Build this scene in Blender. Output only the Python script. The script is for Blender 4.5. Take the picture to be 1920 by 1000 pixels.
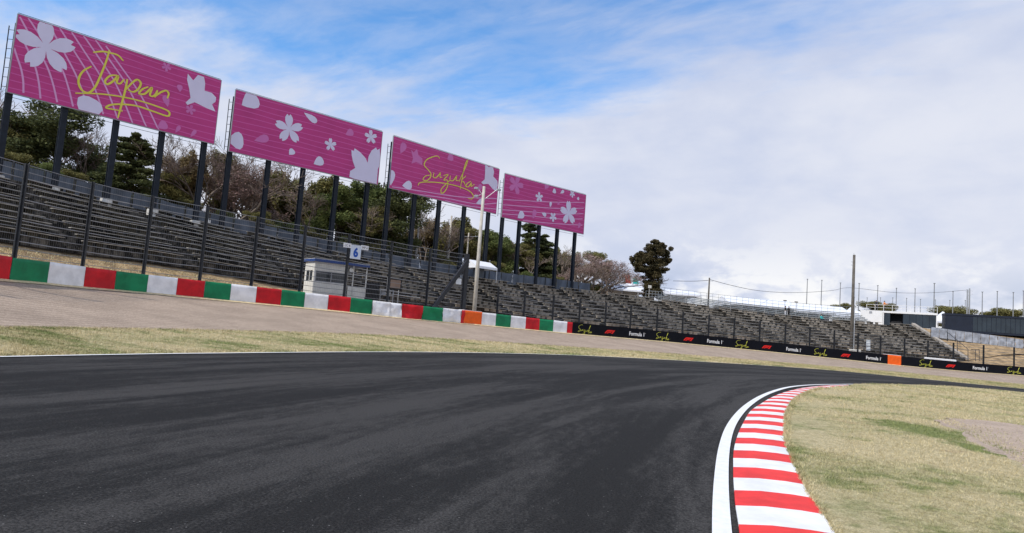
import bpy, bmesh, math, random
import numpy as np
from mathutils import Vector, Matrix, noise as mnoise

for o in list(bpy.data.objects): bpy.data.objects.remove(o)
scn = bpy.context.scene
COL = scn.collection
PI = math.pi
rad = math.radians

# ------------------------------------------------------------------ camera
FPX, PITCH, ROLL, EYE = 1250.0, rad(4.9), rad(4.32), 1.7
FWD = Vector((0, math.cos(PITCH), math.sin(PITCH)))
R0 = Vector((1, 0, 0)); U0 = Vector((0, -math.sin(PITCH), math.cos(PITCH)))
RGT = R0*math.cos(ROLL) + U0*math.sin(ROLL)
UPV = U0*math.cos(ROLL) - R0*math.sin(ROLL)
CAM = Vector((0, 0, EYE))
cd = bpy.data.cameras.new('camera'); cam = bpy.data.objects.new('camera', cd); COL.objects.link(cam)
cd.sensor_width = 36; cd.lens = 36*FPX/1920; cd.clip_start = 0.05; cd.clip_end = 6000
m = Matrix((RGT, UPV, -FWD)).transposed().to_4x4(); m.translation = CAM
cam.matrix_world = m
scn.camera = cam

# ------------------------------------------------------------------ light
SUN_EL, SUN_H = rad(44), Vector((-0.77, -0.64, 0)).normalized()
sdir = Vector((SUN_H.x*math.cos(SUN_EL), SUN_H.y*math.cos(SUN_EL), math.sin(SUN_EL)))
sl = bpy.data.lights.new('sun', 'SUN'); sl.energy = 3.45; sl.angle = rad(0.6); sl.color = (1, .925, .815)
so = bpy.data.objects.new('sun', sl); COL.objects.link(so)
so.rotation_euler = sdir.to_track_quat('Z', 'Y').to_euler(); so.location = (-40, -20, 60)
scn.view_settings.view_transform = 'Standard'; scn.view_settings.look = 'None'
scn.view_settings.exposure = 0; scn.view_settings.gamma = 1; scn.view_settings.use_curve_mapping = False
scn.render.engine = 'CYCLES'
scn.cycles.max_bounces = 6; scn.cycles.transparent_max_bounces = 12

class NT:
    """small node-tree helper"""
    def __init__(s, nt): s.nt = nt; s.n = nt.nodes; s.l = nt.links
    def add(s, typ, **kw):
        nd = s.n.new(typ)
        for k, v in kw.items(): setattr(nd, k, v)
        return nd
    def put(s, sock, v):
        if v is None: return
        if hasattr(v, 'is_linked') or isinstance(v, bpy.types.NodeSocket): s.l.new(v, sock)
        elif isinstance(v, (tuple, list)) and len(v) == 3 and sock.type == 'RGBA': sock.default_value = (*v, 1)
        else: sock.default_value = v
    def math(s, op, a, b=None, c=None, clamp=False):
        nd = s.add('ShaderNodeMath', operation=op, use_clamp=clamp)
        for i, v in enumerate((a, b, c)): s.put(nd.inputs[i], v)
        return nd.outputs[0]
    def vmath(s, op, a, b=None, out=0):
        nd = s.add('ShaderNodeVectorMath', operation=op)
        s.put(nd.inputs[0], a); s.put(nd.inputs[1], b)
        return nd.outputs[out]
    def mix(s, f, a, b, blend='MIX'):
        nd = s.add('ShaderNodeMix', data_type='RGBA', blend_type=blend)
        s.put(nd.inputs[0], f); s.put(nd.inputs[6], a); s.put(nd.inputs[7], b)
        return nd.outputs[2]
    def noise(s, vec, scale, detail=4, rough=.55, dist=0, out=0):
        nd = s.add('ShaderNodeTexNoise'); s.put(nd.inputs['Vector'], vec)
        nd.inputs['Scale'].default_value = scale; nd.inputs['Detail'].default_value = detail
        nd.inputs['Roughness'].default_value = rough; nd.inputs['Distortion'].default_value = dist
        return nd.outputs[out]
    def ramp(s, f, lo, hi, a=0.0, b=1.0):
        nd = s.add('ShaderNodeMapRange', interpolation_type='SMOOTHSTEP')
        s.put(nd.inputs[0], f)
        for i, v in enumerate((lo, hi, a, b)): nd.inputs[1+i].default_value = v
        return nd.outputs[0]
    def mapping(s, vec, scale=(1, 1, 1), rot=(0, 0, 0), loc=(0, 0, 0)):
        nd = s.add('ShaderNodeMapping'); s.put(nd.inputs[0], vec)
        nd.inputs[1].default_value = loc; nd.inputs[2].default_value = rot; nd.inputs[3].default_value = scale
        return nd.outputs[0]
    def sep(s, vec):
        nd = s.add('ShaderNodeSeparateXYZ'); s.put(nd.inputs[0], vec); return nd.outputs
    def comb(s, x, y, z):
        nd = s.add('ShaderNodeCombineXYZ')
        for i, v in enumerate((x, y, z)): s.put(nd.inputs[i], v)
        return nd.outputs[0]

# ------------------------------------------------------------------ sky: blue gap with wisps, wide sheet of pale cloud
w = bpy.data.worlds.new('World'); scn.world = w; w.use_nodes = True
T = NT(w.node_tree); T.n.clear()
out = T.add('ShaderNodeOutputWorld'); bg = T.add('ShaderNodeBackground')
sky = T.add('ShaderNodeTexSky', sky_type='NISHITA', sun_disc=False)
sky.sun_elevation = SUN_EL; sky.sun_rotation = math.atan2(SUN_H.x, SUN_H.y) % (2*PI)
sky.air_density = 1.0; sky.dust_density = .3; sky.ozone_density = 2.0
gen = T.add('ShaderNodeTexCoord').outputs['Generated']
dirv = T.vmath('NORMALIZE', gen)
dx, dy, dz = T.sep(dirv)[0:3]
den = T.math('MAXIMUM', T.math('ADD', dz, 0.06), 0.03)
px_ = T.math('DIVIDE', dx, den); py_ = T.math('DIVIDE', dy, den)
P = T.comb(px_, py_, 0.0)
Pd = T.mapping(P, scale=(1, 1, 1), rot=(0, 0, rad(35)), loc=(3.1, 1.7, 0))
rr = T.math('SQRT', T.math('ADD', T.math('MULTIPLY', px_, px_), T.math('MULTIPLY', py_, py_)))
sheet = T.math('ADD', T.math('MULTIPLY', rr, .75), T.math('MULTIPLY', T.math('MAXIMUM', px_, -.6), .42))
n1 = T.noise(T.mapping(Pd, scale=(.7, 1.6, 1)), 1.3, 7, .56, .35)
n2 = T.noise(T.mapping(Pd, scale=(.8, 1.4, 1)), 4.6, 6, .6, .3)
edge = T.math('ADD', sheet, T.math('MULTIPLY', T.math('SUBTRACT', n1, .5), 2.0))
edge = T.math('ADD', edge, T.math('MULTIPLY', T.math('SUBTRACT', n2, .5), .7))
edge = T.math('ADD', edge, T.ramp(rr, 1.75, .75, 0, 1.35))
cover = T.ramp(edge, 1.12, 2.15)
haze = T.ramp(dz, 0.30, 0.02)
cover = T.math('MAXIMUM', cover, T.math('MULTIPLY', haze, .9))
cover = T.math('MAXIMUM', cover, T.ramp(n2, .25, .75, .02, .34))
n3 = T.noise(T.mapping(dirv, scale=(1.6, 1.6, 5.0), loc=(.4, 1.3, .2)), 1.3, 5, .5, .5)
n4 = T.noise(T.mapping(dirv, scale=(3.0, 3.0, 5.5), loc=(1.4, .3, 2.2)), 3.2, 7, .58, .2)
shade = T.ramp(T.math('ADD', T.math('MULTIPLY', n3, .75), T.math('MULTIPLY', n4, .25)), .34, .66)
ccol = T.mix(shade, (.56, .63, .82), (.77, .80, .90))
lw = T.ramp(dz, .17, .05)
low = T.math('MULTIPLY', lw, T.ramp(n4, .48, .60))
ccol = T.mix(T.math('MULTIPLY', low, .95), ccol, (1.0, 1.0, 1.0))
grey = T.math('MULTIPLY', T.ramp(dz, .13, .06), T.ramp(n4, .50, .40))
ccol = T.mix(T.math('MULTIPLY', grey, .55), ccol, (.46, .54, .70))
skyc = T.mix(1.0, sky.outputs[0], (.105, .175, .225), 'MULTIPLY')
skyf = T.mix(cover, skyc, ccol)
T.l.new(skyf, bg.inputs[0]); bg.inputs[1].default_value = 1.0
T.l.new(bg.outputs[0], out.inputs[0])

# ------------------------------------------------------------------ geometry helpers
def ray(x, y): return FWD*FPX + RGT*(x-960) - UPV*(y-500)
def at(x, y, Y):
    d = ray(x, y); return CAM + d*(Y/d.y)
def onz(x, y, z):
    d = ray(x, y); return CAM + d*((z-EYE)/d.z)
def horizon(x): return 606.86 + .0755*(x-951.9)
def catmull(pts, n=8):
    """dense centripetal Catmull-Rom spline through a list of points"""
    P = [Vector(p) for p in pts]; P = [P[0]*2-P[1]] + P + [P[-1]*2-P[-2]]
    o = []
    for i in range(1, len(P)-2):
        a, b, c, d = P[i-1:i+3]
        k1 = max((b-a).length, 1e-6)**.5; k2 = max((c-b).length, 1e-6)**.5; k3 = max((d-c).length, 1e-6)**.5
        m1 = (c-b)+k2*((b-a)/k1-(c-a)/(k1+k2)); m2 = (c-b)+k2*((d-c)/k3-(d-b)/(k2+k3))
        for k in range(n):
            t = k/n; t2 = t*t; t3 = t2*t
            o.append(b*(2*t3-3*t2+1)+m1*(t3-2*t2+t)+c*(3*t2-2*t3)+m2*(t3-t2))
    o.append(P[-2].copy()); return o
class Line:
    """polyline with arc length"""
    def __init__(s, pts):
        s.p = pts; s.s = [0.0]
        for a, b in zip(pts, pts[1:]): s.s.append(s.s[-1]+(b-a).length)
        s.L = s.s[-1]
    def at(s, t):
        t = min(max(t, 0), s.L-1e-6)
        i = int(np.searchsorted(s.s, t, 'right'))-1; i = min(max(i, 0), len(s.p)-2)
        k = (t-s.s[i])/max(s.s[i+1]-s.s[i], 1e-9)
        return s.p[i].lerp(s.p[i+1], k)
    def tan(s, t):
        v = s.at(t+.4)-s.at(t-.4); v.z = 0; return v.normalized()

class MB:
    def __init__(s): s.v = []; s.f = []; s.mi = []; s.cur = 0
    def add(s, vs, fs):
        b = len(s.v); s.v += [tuple(v) for v in vs]
        for f in fs: s.f.append(tuple(i+b for i in f)); s.mi.append(s.cur)
        return s
    def boxax(s, c, ax, ay, az):
        """box: centre, three half-axis vectors"""
        c = Vector(c); vs = []
        for k in (-1, 1):
            for (i, j) in ((-1, -1), (1, -1), (1, 1), (-1, 1)): vs.append(c+ax*i+ay*j+az*k)
        return s.add(vs, [(3, 2, 1, 0), (4, 5, 6, 7), (0, 1, 5, 4), (1, 2, 6, 5), (2, 3, 7, 6), (3, 0, 4, 7)])
    def box(s, c, size, rz=0):
        ca, sa = math.cos(rz), math.sin(rz)
        return s.boxax(c, Vector((ca, sa, 0))*size[0]/2, Vector((-sa, ca, 0))*size[1]/2, Vector((0, 0, size[2]/2)))
    def bevbox(s, c, size, rz=0, b=.03):
        """box with chamfered vertical and top edges"""
        ca, sa = math.cos(rz), math.sin(rz); X = Vector((ca, sa, 0)); Y = Vector((-sa, ca, 0)); c = Vector(c)
        rings = []
        for z, q in ((-size[2]/2, 0), (size[2]/2-b, 0), (size[2]/2, b)):
            hx, hy = size[0]/2-q, size[1]/2-q
            rings.append([c+X*x+Y*y+Vector((0, 0, z)) for x, y in ((-hx+b, -hy), (hx-b, -hy), (hx, -hy+b), (hx, hy-b), (hx-b, hy), (-hx+b, hy), (-hx, hy-b), (-hx, -hy+b))])
        vs = sum(rings, []); fs = [tuple(range(7, -1, -1)), tuple(range(16, 24))]
        for r in range(2):
            for i in range(8): fs.append((r*8+i, r*8+(i+1) % 8, r*8+8+(i+1) % 8, r*8+8+i))
        return s.add(vs, fs)
    def tube(s, pts, radii, n=6, cap=True):
        pts = [Vector(p) for p in pts]
        if not isinstance(radii, (list, tuple)): radii = [radii]*len(pts)
        vs = []; fs = []
        for i, p in enumerate(pts):
            t = (pts[min(i+1, len(pts)-1)]-pts[max(i-1, 0)]).normalized()
            a = t.cross(Vector((0, 0, 1)) if abs(t.z) < .9 else Vector((1, 0, 0))).normalized(); b = t.cross(a)
            for k in range(n):
                q = 2*PI*k/n; vs.append(p+(a*math.cos(q)+b*math.sin(q))*radii[i])
        for i in range(len(pts)-1):
            for k in range(n): fs.append((i*n+k, i*n+(k+1) % n, (i+1)*n+(k+1) % n, (i+1)*n+k))
        if cap: fs += [tuple(range(n-1, -1, -1)), tuple(range((len(pts)-1)*n, len(pts)*n))]
        return s.add(vs, fs)
    def sweep(s, path, prof, closed=True):
        """profile [(side, up)] swept along path, side = horizontal normal to the right of travel"""
        n = len(prof); vs = []; fs = []
        for i, p in enumerate(path):
            t = path[min(i+1, len(path)-1)]-path[max(i-1, 0)]; t = Vector((t.x, t.y, 0)).normalized(); nr = Vector((t.y, -t.x, 0))
            for (a, b) in prof: vs.append(p+nr*a+Vector((0, 0, b)))
        for i in range(len(path)-1):
            for k in range(n if closed else n-1): fs.append((i*n+k, i*n+(k+1) % n, (i+1)*n+(k+1) % n, (i+1)*n+k))
        if closed: fs += [tuple(range(n-1, -1, -1)), tuple(range((len(path)-1)*n, len(path)*n))]
        return s.add(vs, fs)
    def grid(s, rows):
        n = len(rows[0]); b = [v for r in rows for v in r]
        return s.add(b, [(i*n+j, i*n+j+1, (i+1)*n+j+1, (i+1)*n+j) for i in range(len(rows)-1) for j in range(n-1)])
    def build(s, name, mat, parent=None, smooth=False, world=True):
        off = W.get(parent.name, Vector()) if (parent is not None and world) else Vector()
        me = bpy.data.meshes.new(name)
        me.from_pydata([(x-off.x, y-off.y, z-off.z) for x, y, z in s.v], [], s.f)
        for mm in (mat if isinstance(mat, list) else [mat]): me.materials.append(mm)
        if isinstance(mat, list): me.polygons.foreach_set('material_index', s.mi)
        if smooth: me.polygons.foreach_set('use_smooth', [True]*len(me.polygons))
        me.update()
        return link(name, me, parent)
W = {}
def link(name, me, parent=None):
    o = bpy.data.objects.new(name, me); COL.objects.link(o)
    if parent is not None: o.parent = parent; W[o.name] = W.get(parent.name, Vector())
    else: W[o.name] = Vector()
    return o
def tag(o, label=None, cat=None, group=None, kind=None):
    if label: o['label'] = label
    if cat: o['category'] = cat
    if group: o['group'] = group
    if kind: o['kind'] = kind
    return o
def thing(name, label, cat, loc, group=None):
    o = bpy.data.objects.new(name, None); COL.objects.link(o); o.empty_display_size = .3
    o.location = loc; W[o.name] = Vector(loc)
    return tag(o, label, cat, group)

# ------------------------------------------------------------------ materials
def mat(name, col, rough=.8, var=.12, scale=3.0, bump=0.0, bscale=60.0, spec=.3, metal=0.0, stretch=(1, 1, 1)):
    m = bpy.data.materials.new(name); m.use_nodes = True; t = NT(m.node_tree)
    b = t.n['Principled BSDF']; b.inputs['Roughness'].default_value = rough; b.inputs['Metallic'].default_value = metal
    b.inputs['Specular IOR Level'].default_value = spec
    co = t.add('ShaderNodeTexCoord').outputs['Object']
    if var:
        n = t.noise(t.mapping(co, scale=stretch), scale, 5, .6)
        f = t.ramp(n, .3, .7, 1-var, 1+var)
        c = t.mix(1.0, col, t.comb(f, f, f), 'MULTIPLY'); t.l.new(c, b.inputs['Base Color'])
    else: b.inputs['Base Color'].default_value = (*col, 1)
    if bump:
        bp = t.add('ShaderNodeBump'); bp.inputs['Strength'].default_value = bump; bp.inputs['Distance'].default_value = .02
        t.l.new(t.noise(co, bscale, 4, .6), bp.inputs['Height']); t.l.new(bp.outputs[0], b.inputs['Normal'])
    return m
def srgb(r, g, b):
    f = lambda c: (c/255/12.92) if c/255 <= .04045 else ((c/255+.055)/1.055)**2.4
    return (f(r), f(g), f(b))

def mat_nodes(name, rough=.85, spec=.25):
    m = bpy.data.materials.new(name); m.use_nodes = True; t = NT(m.node_tree)
    b = t.n['Principled BSDF']; b.inputs['Roughness'].default_value = rough; b.inputs['Specular IOR Level'].default_value = spec
    return m, t, b
def bump(t, b, h, strength, dist):
    bp = t.add('ShaderNodeBump'); bp.inputs['Strength'].default_value = strength; bp.inputs['Distance'].default_value = dist
    t.l.new(h, bp.inputs['Height']); t.l.new(bp.outputs[0], b.inputs['Normal'])

# asphalt: worn streaks follow the direction of travel through the surface coordinates (along, across)
M_ASPH, t, b = mat_nodes('asphalt', .88, .10)
uv = t.add('ShaderNodeUVMap', uv_map='track').outputs[0]
co = t.add('ShaderNodeTexCoord').outputs['Object']
st = t.noise(t.mapping(uv, scale=(.05, .62, 1), loc=(3.3, .4, 0)), 1.0, 5, .55, .3)
st2 = t.noise(t.mapping(uv, scale=(.22, 2.4, 1)), 1.0, 6, .62, .8)
gr = t.noise(co, 95, 3, .7); gr2 = t.noise(co, 38, 3, .65)
patch = t.noise(t.mapping(uv, scale=(.9, 2.2, 1)), 3.0, 8, .72, .2)
a = t.math('ADD', t.math('MULTIPLY', st, .62), t.math('MULTIPLY', st2, .38))
a = t.math('ADD', a, t.math('MULTIPLY', t.math('SUBTRACT', patch, .5), .30))
a = t.math('ADD', a, t.math('MULTIPLY', t.math('SUBTRACT', gr2, .5), .22))
fac = t.ramp(a, .42, .60)
c = t.mix(fac, (.0205, .0198, .0190), (.0520, .0492, .0465))
sp = t.ramp(t.math('ADD', t.math('MULTIPLY', gr, .5), t.math('MULTIPLY', gr2, .5)), .30, .70, .30, 1.8)
c = t.mix(1.0, c, t.comb(sp, sp, sp), 'MULTIPLY')
stone = t.add('ShaderNodeTexVoronoi'); stone.inputs['Scale'].default_value = 24; t.l.new(co, stone.inputs['Vector'])
sf = t.math('MULTIPLY', t.math('LESS_THAN', stone.outputs['Distance'], .16), t.math('GREATER_THAN', t.sep(stone.outputs['Color'])[0], .965))
c = t.mix(t.math('MULTIPLY', sf, .5), c, (.34, .33, .31))
t.l.new(c, b.inputs['Base Color'])
bump(t, b, t.math('ADD', gr, t.math('MULTIPLY', gr2, .6)), .55, .012)

LUSH = [(9.4, 15.2, .8, 1.9), (9.0, 12.6, .5, 1.0), (5.2, 6.4, .5, .45)]
def grass_colour(t, vec, lush):
    """dry straw lawn with green patches; vec in metres"""
    big = t.noise(vec, .32, 5, .6, .6); mid = t.noise(vec, 1.5, 5, .65, .4); fine = t.noise(vec, 9, 5, .7)
    g = t.math('ADD', t.math('MULTIPLY', big, .45), t.math('MULTIPLY', mid, .55))
    gm = t.math('ADD', t.math('MULTIPLY', t.ramp(g, .52-lush, .66-lush), .7), t.math('MULTIPLY', t.ramp(big, .42, .62), .22))
    straw = t.mix(t.ramp(fine, .3, .7), (.44, .365, .195), (.64, .545, .335))
    green = t.mix(t.ramp(fine, .3, .7), (.115, .165, .045), (.25, .275, .095))
    br = t.mix(t.math('MULTIPLY', t.ramp(t.noise(vec, .8, 4, .6, .2), .60, .72), .35), straw, (.36, .23, .13))
    for (cx, cy, rx, ry) in LUSH:
        d = t.vmath('LENGTH', t.vmath('MULTIPLY', t.vmath('SUBTRACT', vec, (cx, cy, 0)), (1/rx, 1/ry, 0)), out=1)
        d = t.math('ADD', d, t.math('MULTIPLY', t.math('SUBTRACT', mid, .5), 2.2)); gm = t.math('MAXIMUM', gm, t.math('MULTIPLY', t.ramp(d, 1.15, .6), .9))
    return t.mix(gm, br, green)
def grass_mat(name, lush, blade=False, stretch=(1, 1, 1)):
    m, t, b = mat_nodes(name, .9, .12)
    pos = t.add('ShaderNodeNewGeometry').outputs['Position']
    vec = t.mapping(pos, scale=stretch)
    c = grass_colour(t, vec, lush)
    if blade:
        rn = t.add('ShaderNodeNewGeometry').outputs['Random Per Island']
        k = t.ramp(rn, 0, 1, .64, 1.36); c = t.mix(1.0, c, t.comb(k, k, k), 'MULTIPLY')
    else:
        f = t.noise(pos, 45, 4, .7); k = t.ramp(f, .3, .7, .55, 1.25)
        c = t.mix(1.0, c, t.comb(k, k, k), 'MULTIPLY')
        bump(t, b, t.math('ADD', f, t.math('MULTIPLY', t.noise(pos, 8, 4, .6), 2)), .7, .03)
    t.l.new(c, b.inputs['Base Color'])
    return m
M_LAWN = grass_mat('infield_lawn', .02); M_LAWNB = grass_mat('infield_blades', .02, True)
M_VERGE = grass_mat('verge_lawn', .045, stretch=(.5, 1, 1)); M_VERGEB = grass_mat('verge_blades', .045, True, (.5, 1, 1))

def gravel_mat(name, c0, c1, rake=False):
    m, t, b = mat_nodes(name, .95, .1)
    co = t.add('ShaderNodeTexCoord').outputs['Object']
    f = t.noise(co, 13, 6, .8); g = t.noise(co, .5, 4, .6); s = t.noise(co, 70, 2, .7)
    k = t.math('ADD', t.math('MULTIPLY', f, .6), t.math('MULTIPLY', s, .4))
    c = t.mix(t.ramp(k, .36, .64), c0, c1)
    kk = t.ramp(g, .3, .7, .88, 1.1)
    h = f
    if rake:
        uv = t.add('ShaderNodeUVMap', uv_map='track').outputs[0]
        u, v_, _ = t.sep(uv)
        wob = t.noise(t.mapping(uv, scale=(.15, .15, 1)), 1.0, 3, .5)
        ln = t.math('SINE', t.math('MULTIPLY', t.math('ADD', v_, t.math('MULTIPLY', wob, .8)), 2*PI/.62))
        kk = t.math('MULTIPLY', kk, t.ramp(ln, -1, .2, .87, 1.03))
        h = t.math('ADD', f, t.math('MULTIPLY', ln, .15))
    c = t.mix(1.0, c, t.comb(kk, kk, kk), 'MULTIPLY'); t.l.new(c, b.inputs['Base Color'])
    bump(t, b, h, .6, .04)
    return m
M_GRAVEL = gravel_mat('gravel', (.23, .172, .128), (.55, .440, .345), True)
M_GRAVEL2 = gravel_mat('infield_gravel', (.30, .23, .175), (.62, .49, .385))
M_DRY = mat('dry_slope', (.34, .235, .125), .95, .45, 1.3, .6, 14)
M_STRAW = mat('straw_edge', (.62, .50, .30), .95, .25, 6, .5, 30)
M_EARTH = mat('brown_earth', (.22, .16, .10), .95, .35, .35, .5, 5)
M_PAINT = mat('white_road_paint', (.82, .82, .81), .6, .06, 9, .15, 90)
M_KW = mat('white_kerb_paint', (.80, .795, .78), .6, .10, 2.2, .12, 60)
M_KR = mat('red_kerb_paint', srgb(230, 50, 46), .6, .16, 2.2, .12, 60)
# ------------------------------------------------------------------ layout lines of the place (world metres)
def proj(P):
    v = Vector(P)-CAM; return 960+FPX*v.dot(RGT)/v.dot(FWD), 500-FPX*v.dot(UPV)/v.dot(FWD)
def ztrack(X): return -.02*(math.log1p(math.exp(min((X-11)/2.5, 40)))*2.5)
def ontrack(x, y, dz=0):
    z = 0
    for _ in range(12):
        p = onz(x, y, z+dz); z = ztrack(p.x)
    return Vector((p.x, p.y, z+dz))
def lerp_table(tab, x):
    return float(np.interp(x, [a[0] for a in tab], [a[1] for a in tab]))
STN = [0, 75, 150, 300, 450, 600, 750, 900, 1070, 1260, 1460, 1580, 1700, 1819, 1920]
T_O = [(0, 669.5), (250, 664.6), (500, 661.8), (640, 660.5), (750, 660.5), (900, 662), (1040, 665), (1200, 671.5), (1260, 675.5), (1460, 687.5), (1580, 696.5), (1700, 708), (1819, 719.8), (1920, 729.4)]
T_G = [(0, 614.6), (150, 616), (300, 618), (450, 621), (600, 625), (750, 630.5), (900, 640), (1070, 651), (1260, 664), (1460, 680), (1700, 700), (1920, 722)]
T_BY = [(0, 525), (83, 531.8), (151, 539), (271, 549.5), (427, 564.3), (569, 577.8), (695, 590.5), (749, 596.3), (827, 603.5), (901, 610), (956, 615.2), (1037, 623.3), (1072, 626.3), (1260, 642.8), (1399, 656.2), (1500, 666), (1666, 684), (1793, 696), (1920, 705.5)]
T_BD = [(0, 31), (75, 33.6), (150, 36), (300, 40.5), (450, 44.2), (600, 48), (750, 52), (900, 57.5), (1070, 64.5), (1260, 71), (1460, 76), (1580, 78.3), (1700, 80), (1819, 81.2), (1920, 82)]
O_pts = [Vector((-19, -12, 0)), Vector((-16.2, 4, 0))]; B_pts = [Vector((-27, -8, 2.1)), Vector((-25.2, 16, 2.1))]
G_t = [.36, .36]
for px in STN:
    o = ontrack(px, lerp_table(T_O, px)); bpt = at(px, lerp_table(T_BY, px), lerp_table(T_BD, px))
    O_pts.append(o); B_pts.append(bpt)
    lo, hi = 0, 1
    for _ in range(40):
        t_ = (lo+hi)/2; q = o.lerp(bpt, t_); q.z = o.z+(bpt.z-o.z)*t_**1.5
        if proj(q)[1] > lerp_table(T_G, px): lo = t_
        else: hi = t_
    G_t.append(t_)
O_pts += [Vector((74, 60, -1.2)), Vector((105, 50, -1.8))]; B_pts += [Vector((95, 80, -.6)), Vector((140, 68, -1.2))]; G_t += [.3, .3]
NS = 8
OD = catmull(O_pts, NS); BD = catmull(B_pts, NS)
GD = [float(np.interp(i/NS, range(len(G_t)), G_t)) for i in range(len(OD))]
OL, BL = Line(OD), Line(BD)
PXB = [proj(p)[0] if p.y > 8 else -3000+p.y for p in BD]
def s_of_px(px, line=None, tab=None): return float(np.interp(px, tab or PXB, (line or BL).s))

def grid_uv(name, rows, uvs, material):
    n = len(rows[0]); me = bpy.data.meshes.new(name)
    me.from_pydata([tuple(v) for r in rows for v in r], [], [(i*n+j, i*n+j+1, (i+1)*n+j+1, (i+1)*n+j) for i in range(len(rows)-1) for j in range(n-1)])
    flat = [u for r in uvs for u in r]
    lay = me.uv_layers.new(name='track')
    for lp in me.loops: lay.data[lp.index].uv = flat[lp.vertex_index]
    me.materials.append(material); me.polygons.foreach_set('use_smooth', [True]*len(me.polygons))
    me.update()
    o = link(name, me); o['kind'] = 'structure'; return o

# ground to the horizon, under everything
g = MB(); g.grid([[Vector((x, y, -3)) for x in np.linspace(-3000, 3000, 7)] for y in np.linspace(-3000, 4000, 7)])
tag(g.build('ground', M_EARTH), kind='structure')

# runoff: grass verge, raked gravel, straw strip at the barrier foot
def runoff(i, t_):
    q = OD[i].lerp(BD[i], t_); q.z = OD[i].z+(BD[i].z-OD[i].z)*t_**1.5; return q
rows = []; uvs = []
for i in range(len(OD)):
    ts = [GD[i]*k/6 for k in range(7)]
    r = [runoff(i, t_) for t_ in ts]
    for k, p in enumerate(r):
        if k == 0: p.z -= .02
        elif k < 6: p.z += .03
        else: p += (BD[i]-OD[i]).normalized()*(.35*mnoise.noise(Vector((i*.9, 3, 0)))); p.z += .012
    rows.append(r); uvs.append([(OL.s[i], t_*15) for t_ in ts])
verge = grid_uv('grass_verge', rows, uvs, M_VERGE)
rows = []; uvs = []
for i in range(len(OD)):
    D = (BD[i]-OD[i]).length
    ts = [GD[i]-.03+(1.03-GD[i])*k/14 for k in range(15)]
    rows.append([runoff(i, t_)+Vector((0, 0, -.03 if k == 0 else 0)) for k, t_ in enumerate(ts)]); uvs.append([(OL.s[i], t_*D) for t_ in ts])
grid_uv('gravel_trap', rows, uvs, M_GRAVEL)
rows = []; uvs = []
for i in range(len(OD)):
    D = (BD[i]-OD[i]).length
    ts = [1-.55/D, 1-.25/D, 1]
    rows.append([runoff(i, t_)+Vector((0, 0, .03+.02*k)) for k, t_ in enumerate(ts)]); uvs.append([(0, 0)]*3)
grid_uv('straw_strip', rows, uvs, M_STRAW)

# track
LW = [(1335, 1000), (1335.5, 954.5), (1338.7, 899.6), (1346.8, 841.5), (1359.7, 802.7), (1377.5, 777), (1396.9, 759), (1422.7, 743), (1451.8, 731.7), (1481, 725), (1526, 721.3), (1574, 720.6), (1623, 720.3), (1687, 721.3), (1784, 725), (1920, 736.5)]
I_pts = [ontrack(*q) for q in LW]
d0 = (I_pts[1]-I_pts[0]).normalized()
I_pts = [I_pts[0]-d0*22+Vector((-1.5, 0, 0)), I_pts[0]-d0*10+Vector((-.2, 0, 0)), I_pts[0]-d0*3]+I_pts+[Vector((62, 49, ztrack(62))), Vector((95, 40, ztrack(95)))]
ID = catmull(I_pts, 8); IL = Line(ID)
rows = []; uvs = []; N = 90
for i in range(N+1):
    a = IL.at(IL.L*i/N); o = OL.at(OL.L*i/N); inward = (a-o).normalized(); a = a+inward*.6
    r = []; u = []
    for k in range(13):
        p = a.lerp(o+inward*-.05, k/12); p.z = ztrack(p.x) if k else ztrack(p.x)-.02; r.append(p); u.append((.5*(IL.L+OL.L)*i/N, 14*k/12))
    rows.append(r); uvs.append(u)
grid_uv('asphalt_track', rows, uvs, M_ASPH)
def ribbon(name, line, s0, s1, w0, w1, dz, step=.6):
    rows = []; n = max(2, int((s1-s0)/step))
    for i in range(n+1):
        s = s0+(s1-s0)*i/n; p = line.at(s); t_ = line.tan(s); nr = Vector((t_.y, -t_.x, 0))
        rows.append([p+nr*w0+Vector((0, 0, dz)), p+nr*w1+Vector((0, 0, dz))])
    b_ = MB(); b_.grid([list(x) for x in zip(*rows)]); return tag(b_.build(name, M_PAINT), kind='structure')
ribbon('white_edge_line', IL, .5, IL.L-1, 0.0, .17, .006, .35)
ribbon('white_outer_line', OL, .5, OL.L-1, .02, .19, .022)

# kerb of painted concrete stones
KLp = [(1387, 999.7), (1384.6, 980), (1379, 946), (1376.5, 915.7), (1375, 890), (1375, 870.5), (1375, 854), (1377.5, 835), (1384.6, 812), (1393.6, 793), (1408, 770), (1426, 757.5), (1445, 746), (1468, 736.5), (1500, 728.4), (1526, 724.8), (1558, 722.6), (1590, 722)]
KRp = [(1566, 999.7), (1539, 957.7), (1515.7, 925), (1502.8, 899), (1492, 877.6), (1485.7, 859), (1479, 844.7), (1474, 830), (1472, 819), (1472, 809), (1472.7, 791.4), (1475, 773.6), (1481, 762), (1490.5, 749.4), (1506.6, 739.7), (1526, 731.7), (1558, 725.6), (1592, 723.3)]
KL = [ontrack(x, y, .01) for x, y in KLp]; KR = [ontrack(x, y, .05) for x, y in KRp]
def back(L, d): u = (L[0]-L[2]).normalized(); return [L[0]+u*d, L[0]+u*3]+L
KL = Line(catmull(back(KL, 11), 6)); KR = Line(catmull(back(KR, 11), 6))
kerb = thing('kerb', 'red and white striped concrete kerb on the inside of the bend', 'kerb', ontrack(1400, 880))
def kr_match(s):
    p = KL.at(s); t_ = KL.tan(s)
    ss = np.linspace(0, KR.L-.01, 700); best = min(ss, key=lambda q: abs((KR.at(q)-p).dot(t_))+ (0 if (KR.at(q)-p).length < 2.2 else 9))
    return best
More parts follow.
